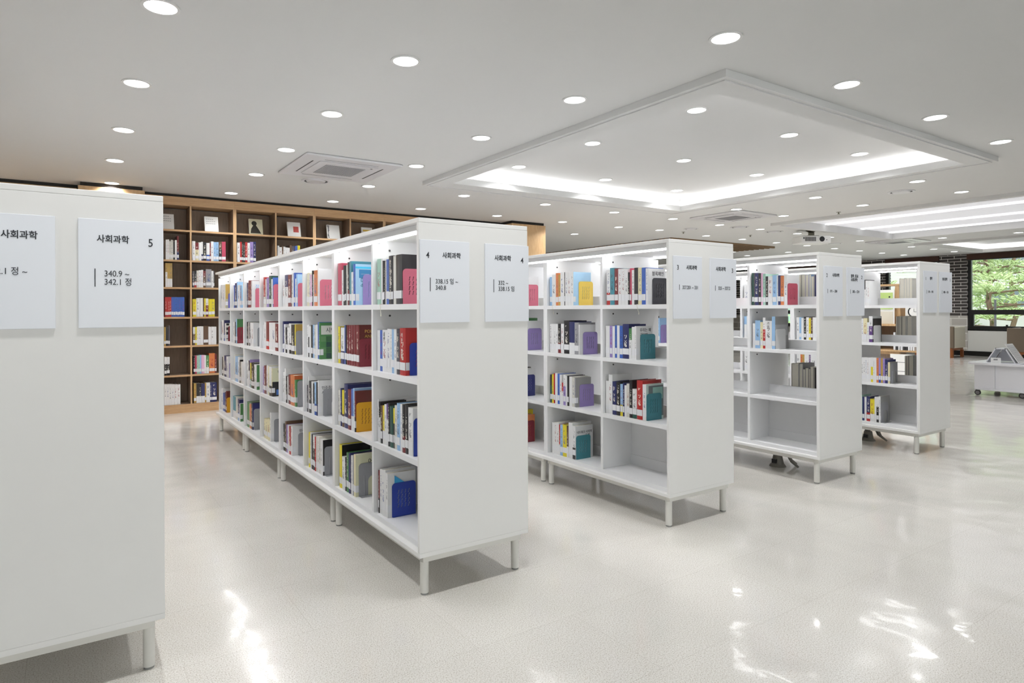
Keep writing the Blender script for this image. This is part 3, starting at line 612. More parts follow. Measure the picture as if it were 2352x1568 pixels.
EXTRA = '''3 3 3 1590|w,60,215 k,20,210 w,60,205|Pnav,.06,.16
3 3 4 1600|G,60,220 y,30,235 o,50,205|Pmar,.06,.16
3 3 2 1600|w,120,200 G,30,235 n/y,22,215 w,60,215|Plav,.06,.16
3 3 1 1560|w,80,215 w,60,220|Prose,.07,.16
2 2 2 1080|w,30,210 W,24,215 k,20,205 s,30,220 w,40,210 y,22,225 w,30,215|-
2 2 1 1080|w,30,210 W,24,215 w,20,205 w,30,220 w,40,210 r,12,225|-
2 2 3 1080|w,30,210 k,24,215 w,20,205 G,20,220 w,40,210|-
2 3 1 1650|w,60,215 s,24,215 w,40,220 n,20,210 w,60,215|Plav,.06,.16
2 3 2 1650|k/w,50,235 b,24,215 w,30,210 n,26,215 w,40,215 s,30,220|Plav,.06,.16
2 3 3 1650|k,30,215 W/k,24,215 w,36,205 b,60,215 w,40,210|-
2 4 2 2200|d,40,220 w,40,215 l,30,210 w,60,220|Ptea,.06,.16
2 4 3 2200|w,40,220 k,40,215 b,30,210 w,60,220|Ptea,.06,.16
1 2 1 1080|w,60,215 k,20,210 w,50,220|-
1 2 2 1090|w,30,215 s,20,215 w,24,210 k,24,220 w,26,215 y,20,205 B,18,215 w,40,215 m,26,200|-
1 2 3 1090|w,40,215 o,20,215 Y,20,215 w,44,210 v,16,220 w,60,215|-
1 3 2 1660|s/w,30,220 w,22,225 k,24,222 w,30,210 y/k,30,205 w,20,215 w,34,220 r,26,215|-
1 3 3 1660|w,50,215 Y,14,215 o,22,215 w,60,210 k,16,220 w,60,215|-
1 3 1 1660|w,60,215 s,30,220 w,50,215|-
1 4 2 2210|w,50,215 k,14,215 y,22,215 w,60,210|-
-2 1 1 352|W,14,232 d,8,225 W,26,228 p,28,225 s,18,228 W,20,215 n,8,225|-
-2 1 3 418|WF,60,228 g,34,232 g,18,190 g,26,200 k,14,195 W,22,212 k,10,205|-
-1 1 1 310|W,40,240 W,20,235 W,20,240 W,24,238|-
-1 1 2 340|g,16,225 k,12,225 W,16,228 k,8,222 W,30,228 g,10,226 W,38,228|-
-1 1 3 267|k,14,226 g,16,228 H,40,230|-'''
def book_mesh(w, h, dp, c1, c2, cover, hard, parts, seed):
    """spine faces -x at x=0, far board at +y, near board at y=0; h height, dp depth. Returns (cover MB, pages MB or None, label MB or None)."""
    rg = random.Random(seed); t = .0018 if not hard else .003; b = MB(); w = max(w, .005); ov = .0 if not hard else .003
    ca = COLR[c1]; cb = COLR[c2] if c2 else ca
    lum = sum(ca); ink = (245, 240, 225) if lum < 330 else (rg.choice([(60, 60, 70), (90, 90, 96), (60, 80, 140), (150, 50, 60)]))
    lumb = sum(cb); inkb = (240, 236, 225) if lumb < 330 else (70, 70, 78)
    cut = (h*.35 if rg.random() < .6 else h*.62) if c2 else None; t0, t1 = h*rg.uniform(.3, .42), h*rg.uniform(.72, .93); plain = rg.random() < .22
    zs = sorted({0, t0, t1, h} | ({cut} if cut else set())); nseg = 3 if hard else 1
    for z0, z1 in zip(zs, zs[1:]):                               # spine: colour bands and a stretch of small print
        low = cut and z1 <= cut+1e-6; c, k = (cb, inkb) if low else (ca, ink); pr_ = z0 >= t0-1e-6 and z1 <= t1+1e-6 and not plain
        for s in range(nseg):
            a, e = s/nseg, (s+1)/nseg; bul = .0035 if hard and w > .012 else 0
            xa, xb = -bul*math.sin(PI*a), -bul*math.sin(PI*e); v0, v1 = (z0-t0)/w+.01, (z1-t0)/w
            b.quad([(xa, w*(1-a), z0), (xb, w*(1-e), z0), (xb, w*(1-e), z1), (xa, w*(1-a), z1)], 0, c, k, [(a, v0), (e, v0), (e, v1), (a, v1)] if pr_ else None)
    cn, cf = cover or ca, ca
    for (ya, yb, c) in ((0, t, cn), (w-t, w, cf)):                # boards
        for q in ([(0, ya, 0), (dp, ya, 0), (dp, ya, h), (0, ya, h)], [(dp, yb, 0), (0, yb, 0), (0, yb, h), (dp, yb, h)], [(dp, ya, 0), (dp, yb, 0), (dp, yb, h), (dp, ya, h)],
                  [(0, ya, h), (dp, ya, h), (dp, yb, h), (0, yb, h)], [(0, yb, 0), (dp, yb, 0), (dp, ya, 0), (0, ya, 0)]): b.quad(q, 0, c, c, None)
    b.quad([(0, t, h), (t, t, h), (t, w-t, h), (0, w-t, h)], 0, ca, ca, None)
    pg = MB() if parts else b; g = .0 if not hard else .004
    x0, x1_, ya, yb, z0, z1 = t, dp-.0008-g, t+.0001, w-t-.0001, .0005+g, h-.0012-g
    if yb > ya:
        if parts: pg.box(x0, x1_, ya, yb, z0, z1)
        else:
            pc = (226, 221, 206)
            for q in ([(x0, ya, z1), (x1_, ya, z1), (x1_, yb, z1), (x0, yb, z1)], [(x1_, ya, z0), (x1_, yb, z0), (x1_, yb, z1), (x1_, ya, z1)]): b.quad(q, 0, pc, pc, None)
    lb = None; lz = .022+rg.random()*.006; lh = .036
    bul = .0035 if hard and w > .012 else 0
    if parts:
        lb = MB(); e = .0004
        lb.quad([(-e-bul*.5, w*.98, lz), (-e-bul, w*.5, lz), (-e-bul, w*.5, lz+lh), (-e-bul*.5, w*.98, lz+lh)]).quad([(-e-bul, w*.5, lz), (-e-bul*.5, w*.02, lz), (-e-bul*.5, w*.02, lz+lh), (-e-bul, w*.5, lz+lh)])
        lb.quad([(-e*.5, -e, lz), (.02, -e, lz), (.02, -e, lz+lh), (-e*.5, -e, lz+lh)])
    else:
        e = .0006+bul; pc = (232, 233, 236)
        b.quad([(-e, w*.95, lz), (-e, w*.05, lz), (-e, w*.05, lz+lh), (-e, w*.95, lz+lh)], 0, pc, pc, None)
    return b, (pg if parts else None), lb
def parse():
    items = []; ends = []
    for ln in (TXT+'\n'+EXTRA).strip().splitlines():
        head, toks, be = ln.split('|'); row, bay, tier, st = [int(v) for v in head.split()]
        pos = st/1000; toks = toks.split(); side = 1 if row >= 0 else -1
        for i, tk in enumerate(toks):
            c, w, h = tk.split(','); w, h = float(w)/1000, float(h)/1000
            deep = len(c) == 2 and c[1] == 'D'; cov = None
            cc = c[:-1] if deep and len(c) > 1 else c
            main, sec = cc[0], None
            if '/' in cc: sec = cc.split('/')[1][0]; rest = cc.split('/')[1][1:]
            else: rest = cc[1:]
            if rest and rest[0] in 'MKCGSYNLTHO': cov = COLR[rest[0]]
            items.append(dict(row=row, bay=bay, tier=tier, pos=pos, w=w, h=min(h, .31 if row == 0 or tier != 2 else .285), main=main, sec=sec, cov=cov, deep=deep, idx=i+1, n=len(toks), last=i == len(toks)-1, lean='F' in rest))
            pos = pos - w if row else pos + w
        if be != '-': ends.append((row, bay, tier, pos, be.split(',')))
    return items, ends
items, ends = parse()
CAM = Vector((-1.213, -2.365, 1.211))
for k, it in enumerate(items):
    r = abs(it['row'])
    it['dp'] = min(.205, max(.135, it['h']*.70)) if not it['deep'] else .205
    if it['row'] == 0:
        it['loc'] = Vector((it['pos']+it['w'], YB+.03, (ZW[it['tier']-1]+.0222) if it['tier'] < 7 else .1005)); it['rz'] = PI/2; it['h'] = min(it['h'], .30 if it['tier'] > 1 else .3)
        if it['tier'] in (2, 3, 5): it['h'] = min(it['h'], .295)
    else:
        X, Y = ROWS[r]
        if it['row'] > 0: it['loc'] = Vector((X+.05, Y+it['pos']-it['w'], ZT[it['tier']]+.0003)); it['rz'] = 0
        else: it['loc'] = Vector((X+D-.05, Y+it['pos'], ZT[it['tier']]+.0003)); it['rz'] = PI
        if it['row'] < 0: it['dp'] = .16
        it['h'] = min(it['h'], {1: .30, 2: .285, 3: .31, 4: .30}[it['tier']])
    d = (it['loc']-CAM).length
    px = max(it['w'], .15 if it['last'] else 0)*it['h']/d/d
    hidden = (it['row'] > 0 and it['row'] < 4 and it['bay'] > (2 if it['row'] == 3 else 1)) or it['row'] < 0 or (it['row'] == 0 and it['bay'] == 3)
    it['size'] = px*(.05 if hidden else 1); it['seed'] = k
order = sorted(items, key=lambda a: -a['size'])
single = order[:300]; rest = order[300:]
bay_word = lambda b: ORD[b]+' bay'
SHELF = {1: 'top shelf', 2: 'second shelf', 3: 'third shelf', 4: 'bottom shelf'}
WSH = {k: ORD[k]+' shelf down' for k in range(1, 8)}
def thick(it): return 'thin ' if it['w'] < .016 else 'thick ' if it['w'] > .045 else ''
def place_mesh(o, it):
    o.location = it['loc']; o.rotation_euler = (0, 0, it['rz'])
for rank, it in enumerate(single):
    hard = it['main'] in 'kmrRnDBdG' or it['w'] > .03; parts = rank < 190
    c, p, lb = book_mesh(it['w']-.0006, it['h'], it['dp'], it['main'], it['sec'], it['cov'], hard, parts, it['seed'])
    o = c.build('book', 'print'); place_mesh(o, it); it['obj'] = o
    nm = thick(it)+NAMEC[it['main']]+(' and '+NAMEC[it['sec']] if it['sec'] and it['sec'] in NAMEC else '')
    if it['row'] == 0:
        lab = '%s book, %s in wooden bookcase column %s, %s' % (nm, ORD[it['idx']], NUM[it['bay']+1], WSH[it['tier']])
        grp = 'books on the wooden bookcase'
    elif it['row'] < 0:
        lab = '%s book, %s, rear side of case %s, %s' % (nm, ORD[it['idx']], NUM[-it['row']], SHELF[it['tier']]); grp = 'books on the rear side of the white cases'
    else:
        lab = '%s book, %s along, %s, %s behind panel %s' % (nm, ORD[it['idx']], SHELF[it['tier']], bay_word(it['bay']), NUM[it['row']])
        grp = 'books in the bookcase signed ' + NUM[it['row']]
    tag(o, lab, 'book', grp)
    if p and p.f: p.build('page_block', 'page', parent=o)
    if lb: lb.build('call_number_label', 'label', parent=o)
big = MB()
for it in rest:
    c, p, lb = book_mesh(it['w']-.0006, it['h'], it['dp'], it['main'], it['sec'], it['cov'], it['w'] > .03, False, it['seed'])
    R4 = Matrix.Translation(it['loc']) @ Matrix.Rotation(it['rz'], 4, 'Z'); o = len(big.v)
    big.v += [tuple(R4 @ Vector(v)) for v in c.v]; big.f += [tuple(a+o for a in q) for q in c.f]; big.mi += c.mi; big.col += c.col; big.ink += c.ink; big.uv += c.uv
tag(big.build('more_books', 'print'), 'small distant books on the deeper bays and the wooden shelves', 'books', kind='stuff')

# titles that can be read on covers and spines
def find(row, bay, tier, idx=None):
    for it in single:
        if it['row'] == row and it['bay'] == bay and it['tier'] == tier and (it['last'] if idx is None else it['idx'] == idx): return it
def cover_text(row, bay, tier, lines, col, idx=None):
    it = find(row, bay, tier, idx)
    if not it: return
    for body, x, z, s in lines:
        text_mesh(body, s, 'title', it['obj'], Matrix.Translation((x, -.0006, z)) @ Matrix.Rotation(PI/2, 4, 'X'), col)
def cover_box(row, bay, tier, boxes, idx=None, name='printed_panel'):
    it = find(row, bay, tier, idx)
    if not it: return
    for x0, x1, z0, z1, c, e in boxes:
        z1 = min(z1, it['h']-.002); x1 = min(x1, it['dp']-.001)
        b = MB(); b.quad([(x0, -.0003-e*.0001, z0), (x1, -.0003-e*.0001, z0), (x1, -.0003-e*.0001, z1), (x0, -.0003-e*.0001, z1)], 0, c, c, None)
        b.build(name, 'print', parent=it['obj'])
M['gold'] = mat('gold_print', (196, 156, 70), .5, noise=.05); M['wink'] = mat('white_print', (235, 233, 228), .5, noise=.02); M['bink'] = mat('blue_print', (150, 186, 228), .5, noise=.02); M['dink'] = mat('teal_print', (30, 110, 150), .5, noise=.02)
cover_text(4, 2, 2, [('POLITICS', .03, .178, .024), ('AND DEBT', .03, .152, .024)], 'gold')
cover_box(4, 2, 2, [(.09, .13, .19, .21, (150, 116, 50), 0)])
cover_text(4, 3, 2, [('시민', .035, .165, .034)], 'ink')
gr = [(74, 128, 76), (56, 96, 62), (96, 140, 92), (44, 76, 66)]
cover_box(4, 3, 2, [(.006, .16, .15, .205, (222, 222, 214), -1)])
cover_box(4, 3, 2, [(.004+i*.034, .036+i*.034, .005+j*.034, .037+j*.034, gr[(i*3+j*2) % 4], 0) for i in range(4) for j in range(4)])
cover_text(4, 3, 3, [('민주주의의', .02, .165, .022), ('시민', .02, .135, .022)], 'ink')
cover_text(4, 4, 4, [('민주주의의', .045, .16, .022)], 'ink')
cover_text(4, 2, 4, [('어떤', .07, .17, .034)], 'ink')
cover_text(4, 5, 3, [('버니', .04, .175, .028), ('S', .07, .145, .03)], 'ink')
cover_box(4, 5, 3, [(0, .15, 0, .11, (34, 32, 34), 0)]); cover_box(4, 5, 3, [(.03, .1, .01, .05, (70, 110, 180), 1)])
cover_text(4, 7, 4, [('정치', .04, .14, .034)], 'ink')
cover_text(4, 6, 1, [('정', .02, .16, .04)], 'bink')
cover_text(4, 6, 2, [('민주의', .06, .165, .022), ('정의', .06, .14, .022)], 'ink')
cover_text(4, 2, 1, [('Die', .028, .125, .026), ('der', .028, .098, .026)], 'dink')
cover_box(4, 2, 1, [(.02, .16, .145, .19, (60, 130, 180), 0), (.0, .16, .195, .205, (64, 196, 236), 0)])
cover_text(4, 2, 1, [('...........', .03, .165, .02)], 'wink')
cover_text(3, 1, 1, [('블록체인', .035, .17, .027)], 'ink')
cover_text(3, 1, 2, [('우리는 왜', .03, .165, .024), ('극단에', .03, .135, .024), ('끌', .03, .105, .024)], 'ink')
cover_text(3, 2, 4, [('네트워크 사회의', .012, .17, .02), ('도전', .09, .148, .02)], 'ink')
cover_box(3, 1, 3, [(.02, .15, .02, .2, (110, 120, 122), 0)]); cover_box(3, 1, 3, [(.055, .14, .12, .19, (150, 196, 186), 1)])
cover_box(4, 8, 1, [(0, .15, 0, .09, (170, 170, 150), 0)]); cover_box(2, 1, 2, [(0, .16, .1, .18, (176, 178, 180), 0)])
cover_box(4, 3, 4, [(.0, .16, .15, .21, (30, 28, 28), 0)])
for i in range(4): cover_box(4, 8, 2, [(.004+.0*i, .03, .02+i*.045, .045+i*.045, (34, 32, 40), 0)])
def tspine(row, bay, tier, idx, body, s, z0, col):
    it = find(row, bay, tier, idx)
    if not it: return
    m = Matrix(((0, 0, -1, -.0046), (0, -1, 0, it['w']*.5+s*.34), (-1, 0, 0, z0), (0, 0, 0, 1)))
    text_mesh(body, s, 'title', it['obj'], m, col)
tspine(4, 1, 1, 7, 'CONSERVATIVE MIND', .019, .21, 'wink')
def vspine(row, bay, tier, idx, body, s, z0, col):
    it = find(row, bay, tier, idx)
    if not it: return
    for i, ch in enumerate(body):
        m = Matrix(((0, 0, -1, -.0046), (-1, 0, 0, it['w']*.5+s*.46), (0, 1, 0, z0-i*s*1.08), (0, 0, 0, 1)))
        text_mesh(ch, s, 'title', it['obj'], m, col)
vspine(4, 1, 2, 10, '러온 편향', .022, .175, 'wink'); vspine(4, 1, 2, 4, '공신', .022, .175, 'ink'); vspine(2, 1, 2, 5, '기업', .024, .18, 'ink')

# ---------------------------------------------------------------- bookends
BEC = dict(rose=(198, 104, 124), blue=(38, 62, 160), mus=(216, 160, 30), gra=(152, 153, 157), lav=(150, 132, 190), mar=(132, 44, 56), vio=(96, 92, 176), cha=(50, 50, 56), tea=(66, 134, 146), yel=(228, 196, 84), cri=(178, 66, 88), nav=(44, 48, 112), whi=(222, 222, 222))
BEN = dict(rose='rose pink', blue='royal blue', mus='mustard yellow', gra='grey', lav='lavender', mar='maroon', vio='blue violet', cha='charcoal', tea='teal', yel='yellow', cri='crimson', nav='navy', whi='plain white')
def plate_mesh(kind, w, h, name):
    cu = bpy.data.curves.new(name, 'CURVE'); cu.dimensions = '2D'; cu.fill_mode = 'BOTH'; cu.extrude = .0007
    def spl(pts):
        s = cu.splines.new('POLY'); s.points.add(len(pts)-1); s.use_cyclic_u = True
        for p, q in zip(s.points, pts): p.co = (q[0], q[1], 0, 1)
    r = .018; out = [(0, 0), (w, 0)]
    out += [(w-r+r*math.cos(a*PI/12), h-r+r*math.sin(a*PI/12)) for a in range(0, 7)] + [(r-r*math.sin(a*PI/12), h-r+r*math.cos(a*PI/12)) for a in range(0, 7)]
    if kind == 'G':
        a0, a1, ah = w*.42, w*.86, h*.60; rr = (a1-a0)/2
        arch = [(a0, .002), (a1, .002)] + [((a0+a1)/2+rr*math.cos(a*PI/14), ah-rr+rr*math.sin(a*PI/14)) for a in range(15)]
        spl(out); spl(arch[::-1])
    else:
        spl(out)
        if kind == 'P':
            for i in range(4):
                for j in range(4):
                    x = w*(.27+i*.145); z = h*(.32+j*.135); a = .0045; b = .0085
                    spl([(x-a, z-b), (x-a+.003, z-b-.0015), (x, z-b+.002), (x+.001, z), (x+a-.001, z+b-.003), (x+a, z+b), (x+a-.003, z+b+.001), (x-.0005, z+b-.002), (x-.0015, z)])
    t = bpy.data.objects.new(name, cu); COL.objects.link(t); bpy.context.view_layer.update()
    me = bpy.data.meshes.new_from_object(t.evaluated_get(bpy.context.evaluated_depsgraph_get())); bpy.data.objects.remove(t); return me
PL = {k: plate_mesh(k, .127, .16, 'plate_'+k) for k in 'PGW'}
for cname, rgb in BEC.items(): M['be_'+cname] = mat('painted_steel_'+BEN[cname].replace(' ', '_'), rgb, .4, .5, noise=.03)
for row, bay, tier, pos, (kn, x0, hh) in ends:
    kind, cn = kn[0], kn[1:]; X, Y = ROWS[row]; x0, hh = float(x0), float(hh)
    hh = min(max(hh, .148), .176); yy = pos-.003; wsc = 1.0
    t = empty('book_end', (X+x0, Y+yy, ZT[tier]+.0003), 0,
              '%s %s book end on the %s, %s behind panel %s' % (BEN[cn], {'P': 'perforated', 'G': 'arched metal', 'W': 'smooth'}[kind], SHELF[tier], bay_word(bay), NUM[row]), 'book end', 'book ends holding the rows of books')
    me = PL[kind].copy(); me.materials.clear(); me.materials.append(M['be_'+cn])
    o = bpy.data.objects.new('plate', me); COL.objects.link(o); o.parent = t; o.matrix_local = Matrix.Rotation(PI/2, 4, 'X') @ Matrix.Diagonal((1, hh/.16, 1, 1))
    MB().box(.004, .123, -.030 if kind == 'G' else -.006, -.0008, 0, .0012).build('foot', 'be_'+cn, t)
    if kind == 'G': MB().cyl(.032, -.0015, .0012, hh*.62, .0035, 10).build('rib', 'be_'+cn, t, smooth=True)
# sky-blue card tucked behind the blue book end, bookmark ribbons hanging over shelf edges
it = find(4, 1, 4)
if it:
    q = MB(); y = ROWS[4][1]+it['pos']-it['w']-.0015; q.prism([(0, 0), (.085, .0), (.0, .06)], 0, .0008, M4=Matrix.Translation((.085, y, .216+.14)) @ Matrix.Rotation(PI/2, 4, 'X'))
    tag(q.build('loose_card', mat('sky_card', (60, 160, 214), .5, noise=.02)), 'sky blue triangular card sticking up behind the blue book end on the bottom shelf', 'card')
for (x, y, z, lab) in ((.03, .44, 1.235, 'thin cream bookmark ribbon hanging over the top shelf edge of case four'), (1.565, 1.02, 1.235, 'pale ribbon hanging over the top shelf of case three, second bay'), (1.565, .24, 1.235, 'yellow green ribbon hanging over the top shelf of case three by the charcoal book end')):
    tag(MB().tube([(x+.02, y+.03, z+.008), (x-.003, y+.02, z+.006), (x-.004, y+.012, z-.02), (x-.006, y+.0, z-.045)], .0013, 6).cyl(x-.006, y, z-.052, z-.043, .003, 8).build('bookmark_ribbon', 'page'), lab, 'ribbon')
# books shown face-out on the top shelf of the wooden bookcase
M['redp'] = mat('red_print', (190, 62, 54), .5, noise=.05)
FO = [(-.284, -.19, .19, 'white', 'grey lettering, beside panel five'), (.15, .308, .195, 'white', 'plain white cover with faint grey lettering'), (.676, .843, .205, 'photo', 'black and cream portrait photograph cover'),
      (1.16, 1.332, .2, 'red', 'white cover with a red square'), (1.694, 1.872, .2, 'ink', 'white cover with black ink marks down its edge'), (2.196, 2.359, .2, 'yellow', 'yellow and blue band, half hidden')]
for x0, x1, h, st, lab in FO:
    if x1-x0 < .1: x0 = x1-.155
    w = x1-x0; t = empty('displayed_book', ((x0+x1)/2, 5.99, 2.189), 0, 'face-out book on the top wooden shelf, '+lab, 'book', 'face-out books on the top shelf')
    R = Matrix.Rotation(math.radians(-14), 4, 'X')
    def bx(name, a, b, c, d, y0, y1, m, parent=t):
        o = MB().box(a, b, y0, y1, c, d).build(name, m, parent); o.matrix_local = R if parent is t else Matrix.Identity(4); return o
    cv = bx('cover', -w/2, w/2, .002, h, 0, .003, 'white'); bx('page_block', -w/2+.003, w/2-.002, .004, h-.003, .0031, .018, 'page'); bx('back_cover', -w/2, w/2, .002, h, .0181, .02, 'white')
    sup = MB().tube([(0, .045, .001), (0, .10, .001), (0, .07, h*.7)], .002, 6).build('wire_stand', 'slot', t)
    if st == 'red': bx('printed_square', -.01, .06, .06, .14, -.0008, -.0001, 'redp', cv)
    if st == 'photo':
        M['photod'] = mat('dark_photo_print', (52, 50, 44), .5, noise=.3); M['photol'] = mat('cream_print', (212, 208, 180), .5, noise=.05)
        bx('printed_panel', -w/2, w/2, .002, h, -.0005, -.0001, 'photol', cv)
        MB().cyl(0, 0, 0, .0006, .032, 20, M4=Matrix.Translation((-.02, -.0006, .145)) @ Matrix.Rotation(PI/2, 4, 'X')).build('printed_portrait', 'photod', cv)
        MB().prism([(-.07, 0), (.06, 0), (.03, .06), (0, .11), (-.03, .11), (-.06, .06)], 0, .0006, M4=Matrix.Translation((0, -.0006, .012)) @ Matrix.Rotation(PI/2, 4, 'X')).build('printed_figure', 'photod', cv)
    if st in ('ink', 'white'):
        rg = random.Random(int(x0*100)+5); g = MB()
        for k in range(9 if st == 'ink' else 14):
            if st == 'ink': z = .015+k*.02; g.box(-w/2+.006+rg.random()*.01, -w/2+.02+rg.random()*.02, -.0008, -.0001, z, z+.012)
            else: z = .1+(k//5)*.028; q = -w/2+.02+(k % 5)*.022; g.box(q, q+.015, -.0008, -.0001, z, z+.006)
        g.build('printed_marks', 'ink' if st == 'ink' else 'acdark', cv)
    if st == 'yellow':
        bx('printed_band', -w/2+.02, w/2-.02, .14, .165, -.0008, -.0001, 'be_yel', cv); bx('printed_band', -w/2+.02, w/2-.02, .1, .12, -.0008, -.0001, 'be_blue', cv)

# ---------------------------------------------------------------- magazine cart, chairs, display shelf
t = empty('magazine_cart', (9.4, 0, 0), 0, 'low white rolling magazine cart with a rounded top and grey casters', 'cart')
x0, x1, y0, y1 = 0, .75, .62, 1.36; r = .06
def rrect(x0, x1, y0, y1, r):
    p = []
    for cx, cy_, a0 in ((x1-r, y1-r, 0), (x0+r, y1-r, 90), (x0+r, y0+r, 180), (x1-r, y0+r, 270)):
        p += [(cx+r*math.cos(math.radians(a0+k*15)), cy_+r*math.sin(math.radians(a0+k*15))) for k in range(7)]
    return p
MB().prism(rrect(x0-.06, x1+.06, y0-.0, y1+.06, .1), .425, .455).build('table_top', 'plastic', t, bevel=.004)
MB().prism(rrect(x0-.02, x1+.02, y0, y1, .08), .075, .10).build('base_board', 'plastic', t, bevel=.004)
MB().box(x0+.0, x0+.02, y0+.08, y1-.02, .1003, .4247).build('front_panel', 'plastic', t)
MB().box(x0-.016, x0-.0005, y1-.26, y1-.24, .1003, .4247).build('divider', 'plastic', t)
MB().box(x0+.02, x1-.02, y1-.04, y1-.02, .1003, .4247).build('side_panel', 'plastic', t); MB().box(x0+.02, x1-.02, y0+.06, y0+.08, .1003, .4247).build('side_panel', 'plastic', t)
for cx, cy_ in ((x0+.0, y1-.06), (x0+.05, y0+.20), (x1-.06, y1-.06), (x1-.08, y0+.12)):
    c = MB().cyl(0, 0, -.011, .011, .036, 20, M4=Matrix.Translation((cx, cy_, .036)) @ Matrix.Rotation(PI/2, 4, 'Y')).build('caster', 'rubber', t, smooth=True)
    MB().cyl(0, 0, -.0125, .0125, .024, 18, M4=Matrix.Translation((cx, cy_, .036)) @ Matrix.Rotation(PI/2, 4, 'Y')).build('hub', 'hub', c, smooth=True)
    MB().box(cx-.017, cx+.017, cy_-.018, cy_+.022, .058, .0748).build('fork', 'rubber', c)
t = empty('newspaper_stand', (9.70, 1.10, .4553), math.radians(90), 'white tent-shaped newspaper stand on the rolling cart', 'stand')
b = MB()
b.prism([(-.17, 0), (-.155, 0), (-.045, .20), (-.06, .20)], -.12, .12, M4=Matrix.Rotation(PI/2, 4, 'X')).prism([(.17, 0), (.155, 0), (.045, .20), (.06, .20)][::-1], -.12, .12, M4=Matrix.Rotation(PI/2, 4, 'X'))
b.prism([(-.06, .185), (.06, .185), (.06, .20), (-.06, .20)], -.12, .12, M4=Matrix.Rotation(PI/2, 4, 'X')); b.build('tent_body', 'plastic', t)
b = MB().prism([(-.135, .01), (.135, .01), (.045, .18), (-.045, .18)], .10, .112, M4=Matrix.Rotation(PI/2, 4, 'X') @ Matrix.Identity(4)); b.build('end_plate', 'plastic', t)
def folded(name, loc, rz, tilt, w, h, th, m, lab, cat, pr=None, grp=None):
    t = empty(name, loc, rz, lab, cat, grp); R = Matrix.Rotation(math.radians(tilt), 4, 'X')
    o = MB().box(-w/2, w/2, 0, th, 0, h).build('pages', m, t, bevel=.002); o.matrix_local = R
    if pr:
        g = MB(); rg = random.Random(3)
        for k in range(18):
            z = h*.12+k*h*.045; x = -w/2+.012
            while x < w/2-.03: l_ = .012+rg.random()*.03; g.box(x, min(x+l_, w/2-.01), -.0006, -.0001, z, z+.004); x += l_+.006
        q = g.build('printed_text', pr, t); q.matrix_local = R
    return t
folded('newspaper', (9.72, .895, .458), math.radians(0), -31, .27, .30, .008, 'white', 'folded white newspaper with dense print leaning on the tent stand', 'newspaper', 'acdark')
folded('newspaper', (9.60, .86, .458), math.radians(2), 78, .24, .19, .008, 'be_mus2' if 'be_mus2' in M else 'label', 'second newspaper lying behind the front one by the picture edge', 'newspaper', 'acdark')
M['kraft'] = mat('kraft_brochure', (206, 168, 104), .7, noise=.25, nscale=20)
folded('brochure', (9.97, .76, .4585), math.radians(2), -40, .16, .22, .006, 'kraft', 'yellowish picture brochure at the picture edge on the cart', 'brochure')
t = empty('name_card', (9.42, 1.10, .4553), math.radians(-62), 'small white folded label card standing on the cart', 'card')
MB().box(-.055, .055, 0, .002, 0, .075).build('card_front', 'white', t); MB().box(-.025, .02, -.0012, -.0001, .04, .058).build('printed_mark', 'acdark', t)
def armchair(x, y, rz, lab):
    t = empty('armchair', (x, y, 0), math.radians(rz), lab, 'armchair', 'armchairs by the windows')
    MB().box(-.30, .30, -.32, .2998, .24, .44).build('seat', 'cream', t, bevel=.02, seg=3)
    MB().box(-.37, .37, .3002, .37, .235, .765).build('backrest', 'taupe', t, bevel=.02, seg=3)
    for s in (-1, 1): MB().box(min(s*.302, s*.37), max(s*.302, s*.37), -.32, .2998, .235, .76).build('armrest', 'cream', t, bevel=.02, seg=3)
    MB().box(-.33, .33, -.28, .34, .18, .234).build('seat_rail', 'orangewood', t)
    for sx in (-1, 1):
        for sy in (-.27, .31): MB().box(sx*.31-.03, sx*.31+.03, sy-.03, sy+.03, 0, .1798).build('leg', 'orangewood', t)
    return t
armchair(17.13, 4.70, 90, 'cream and taupe armchair with orange wooden legs by the brick pier')
armchair(16.75, 2.80, 90, 'taupe-backed armchair behind the magazine cart under the big window')
t = empty('side_table', (16.3, 4.95, 0), 0, 'small cream side table beside the armchair by the brick pier', 'table')
MB().cyl(0, 0, .34, .37, .3, 28).build('table_top', 'white', t, smooth=True); MB().cyl(0, 0, .02, .3398, .03, 14).build('pedestal', 'orangewood', t); MB().cyl(0, 0, 0, .0198, .18, 24).build('base', 'orangewood', t)
# wooden display shelf beyond case one
t = empty('wooden_display_shelf', (8.2, 1.0, 0), 0, 'light wooden display shelf with a tapered upright seen through case one', 'shelf')
def wb(name, a, b, c, d, e, f, m='oakl'): return MB().box(a, b, c, d, e, f).build(name, m, t)
wb('counter', 0, .45, .42, 1.25, .97, 1.0); wb('box_side', .02, .42, .42, .445, .62, .9698); wb('box_side', .02, .42, 1.2, 1.225, .62, .9698)
wb('box_floor', .02, .42, .4452, 1.1998, .62, .645); wb('box_back', .4, .42, .4452, 1.1998, .6452, .9698, 'walnut'); wb('top_plank', .1, .34, .62, 1.25, 1.525, 1.55)
MB().prism([(-.055, 0), (.055, 0), (.018, .523), (-.03, .523)], -.36, -.1, M4=Matrix.Translation((0, .85, 1.0005)) @ Matrix(((0, 0, -1, 0), (1, 0, 0, 0), (0, 1, 0, 0), (0, 0, 0, 1)))).build('tapered_upright', 'oakl', t)
wb('tray_lip', -.01, .05, .45, .78, 1.0005, 1.09); wb('lower_box', .1, .4, .86, 1.2, .2, .6, 'walnut'); wb('lower_frame', .06, .0998, .80, .835, 0, .6198); wb('lower_frame', .06, .0998, .835, 1.2, .58, .6198)
for sx in (.05, .37):
    for sy in (.45, 1.16): wb('leg', sx, sx+.03, sy, sy+.03, 0, .6198)
t = empty('grooved_white_panel', (8.05, 1.2, 0), 0, 'white grooved board standing below the wooden display shelf', 'panel')
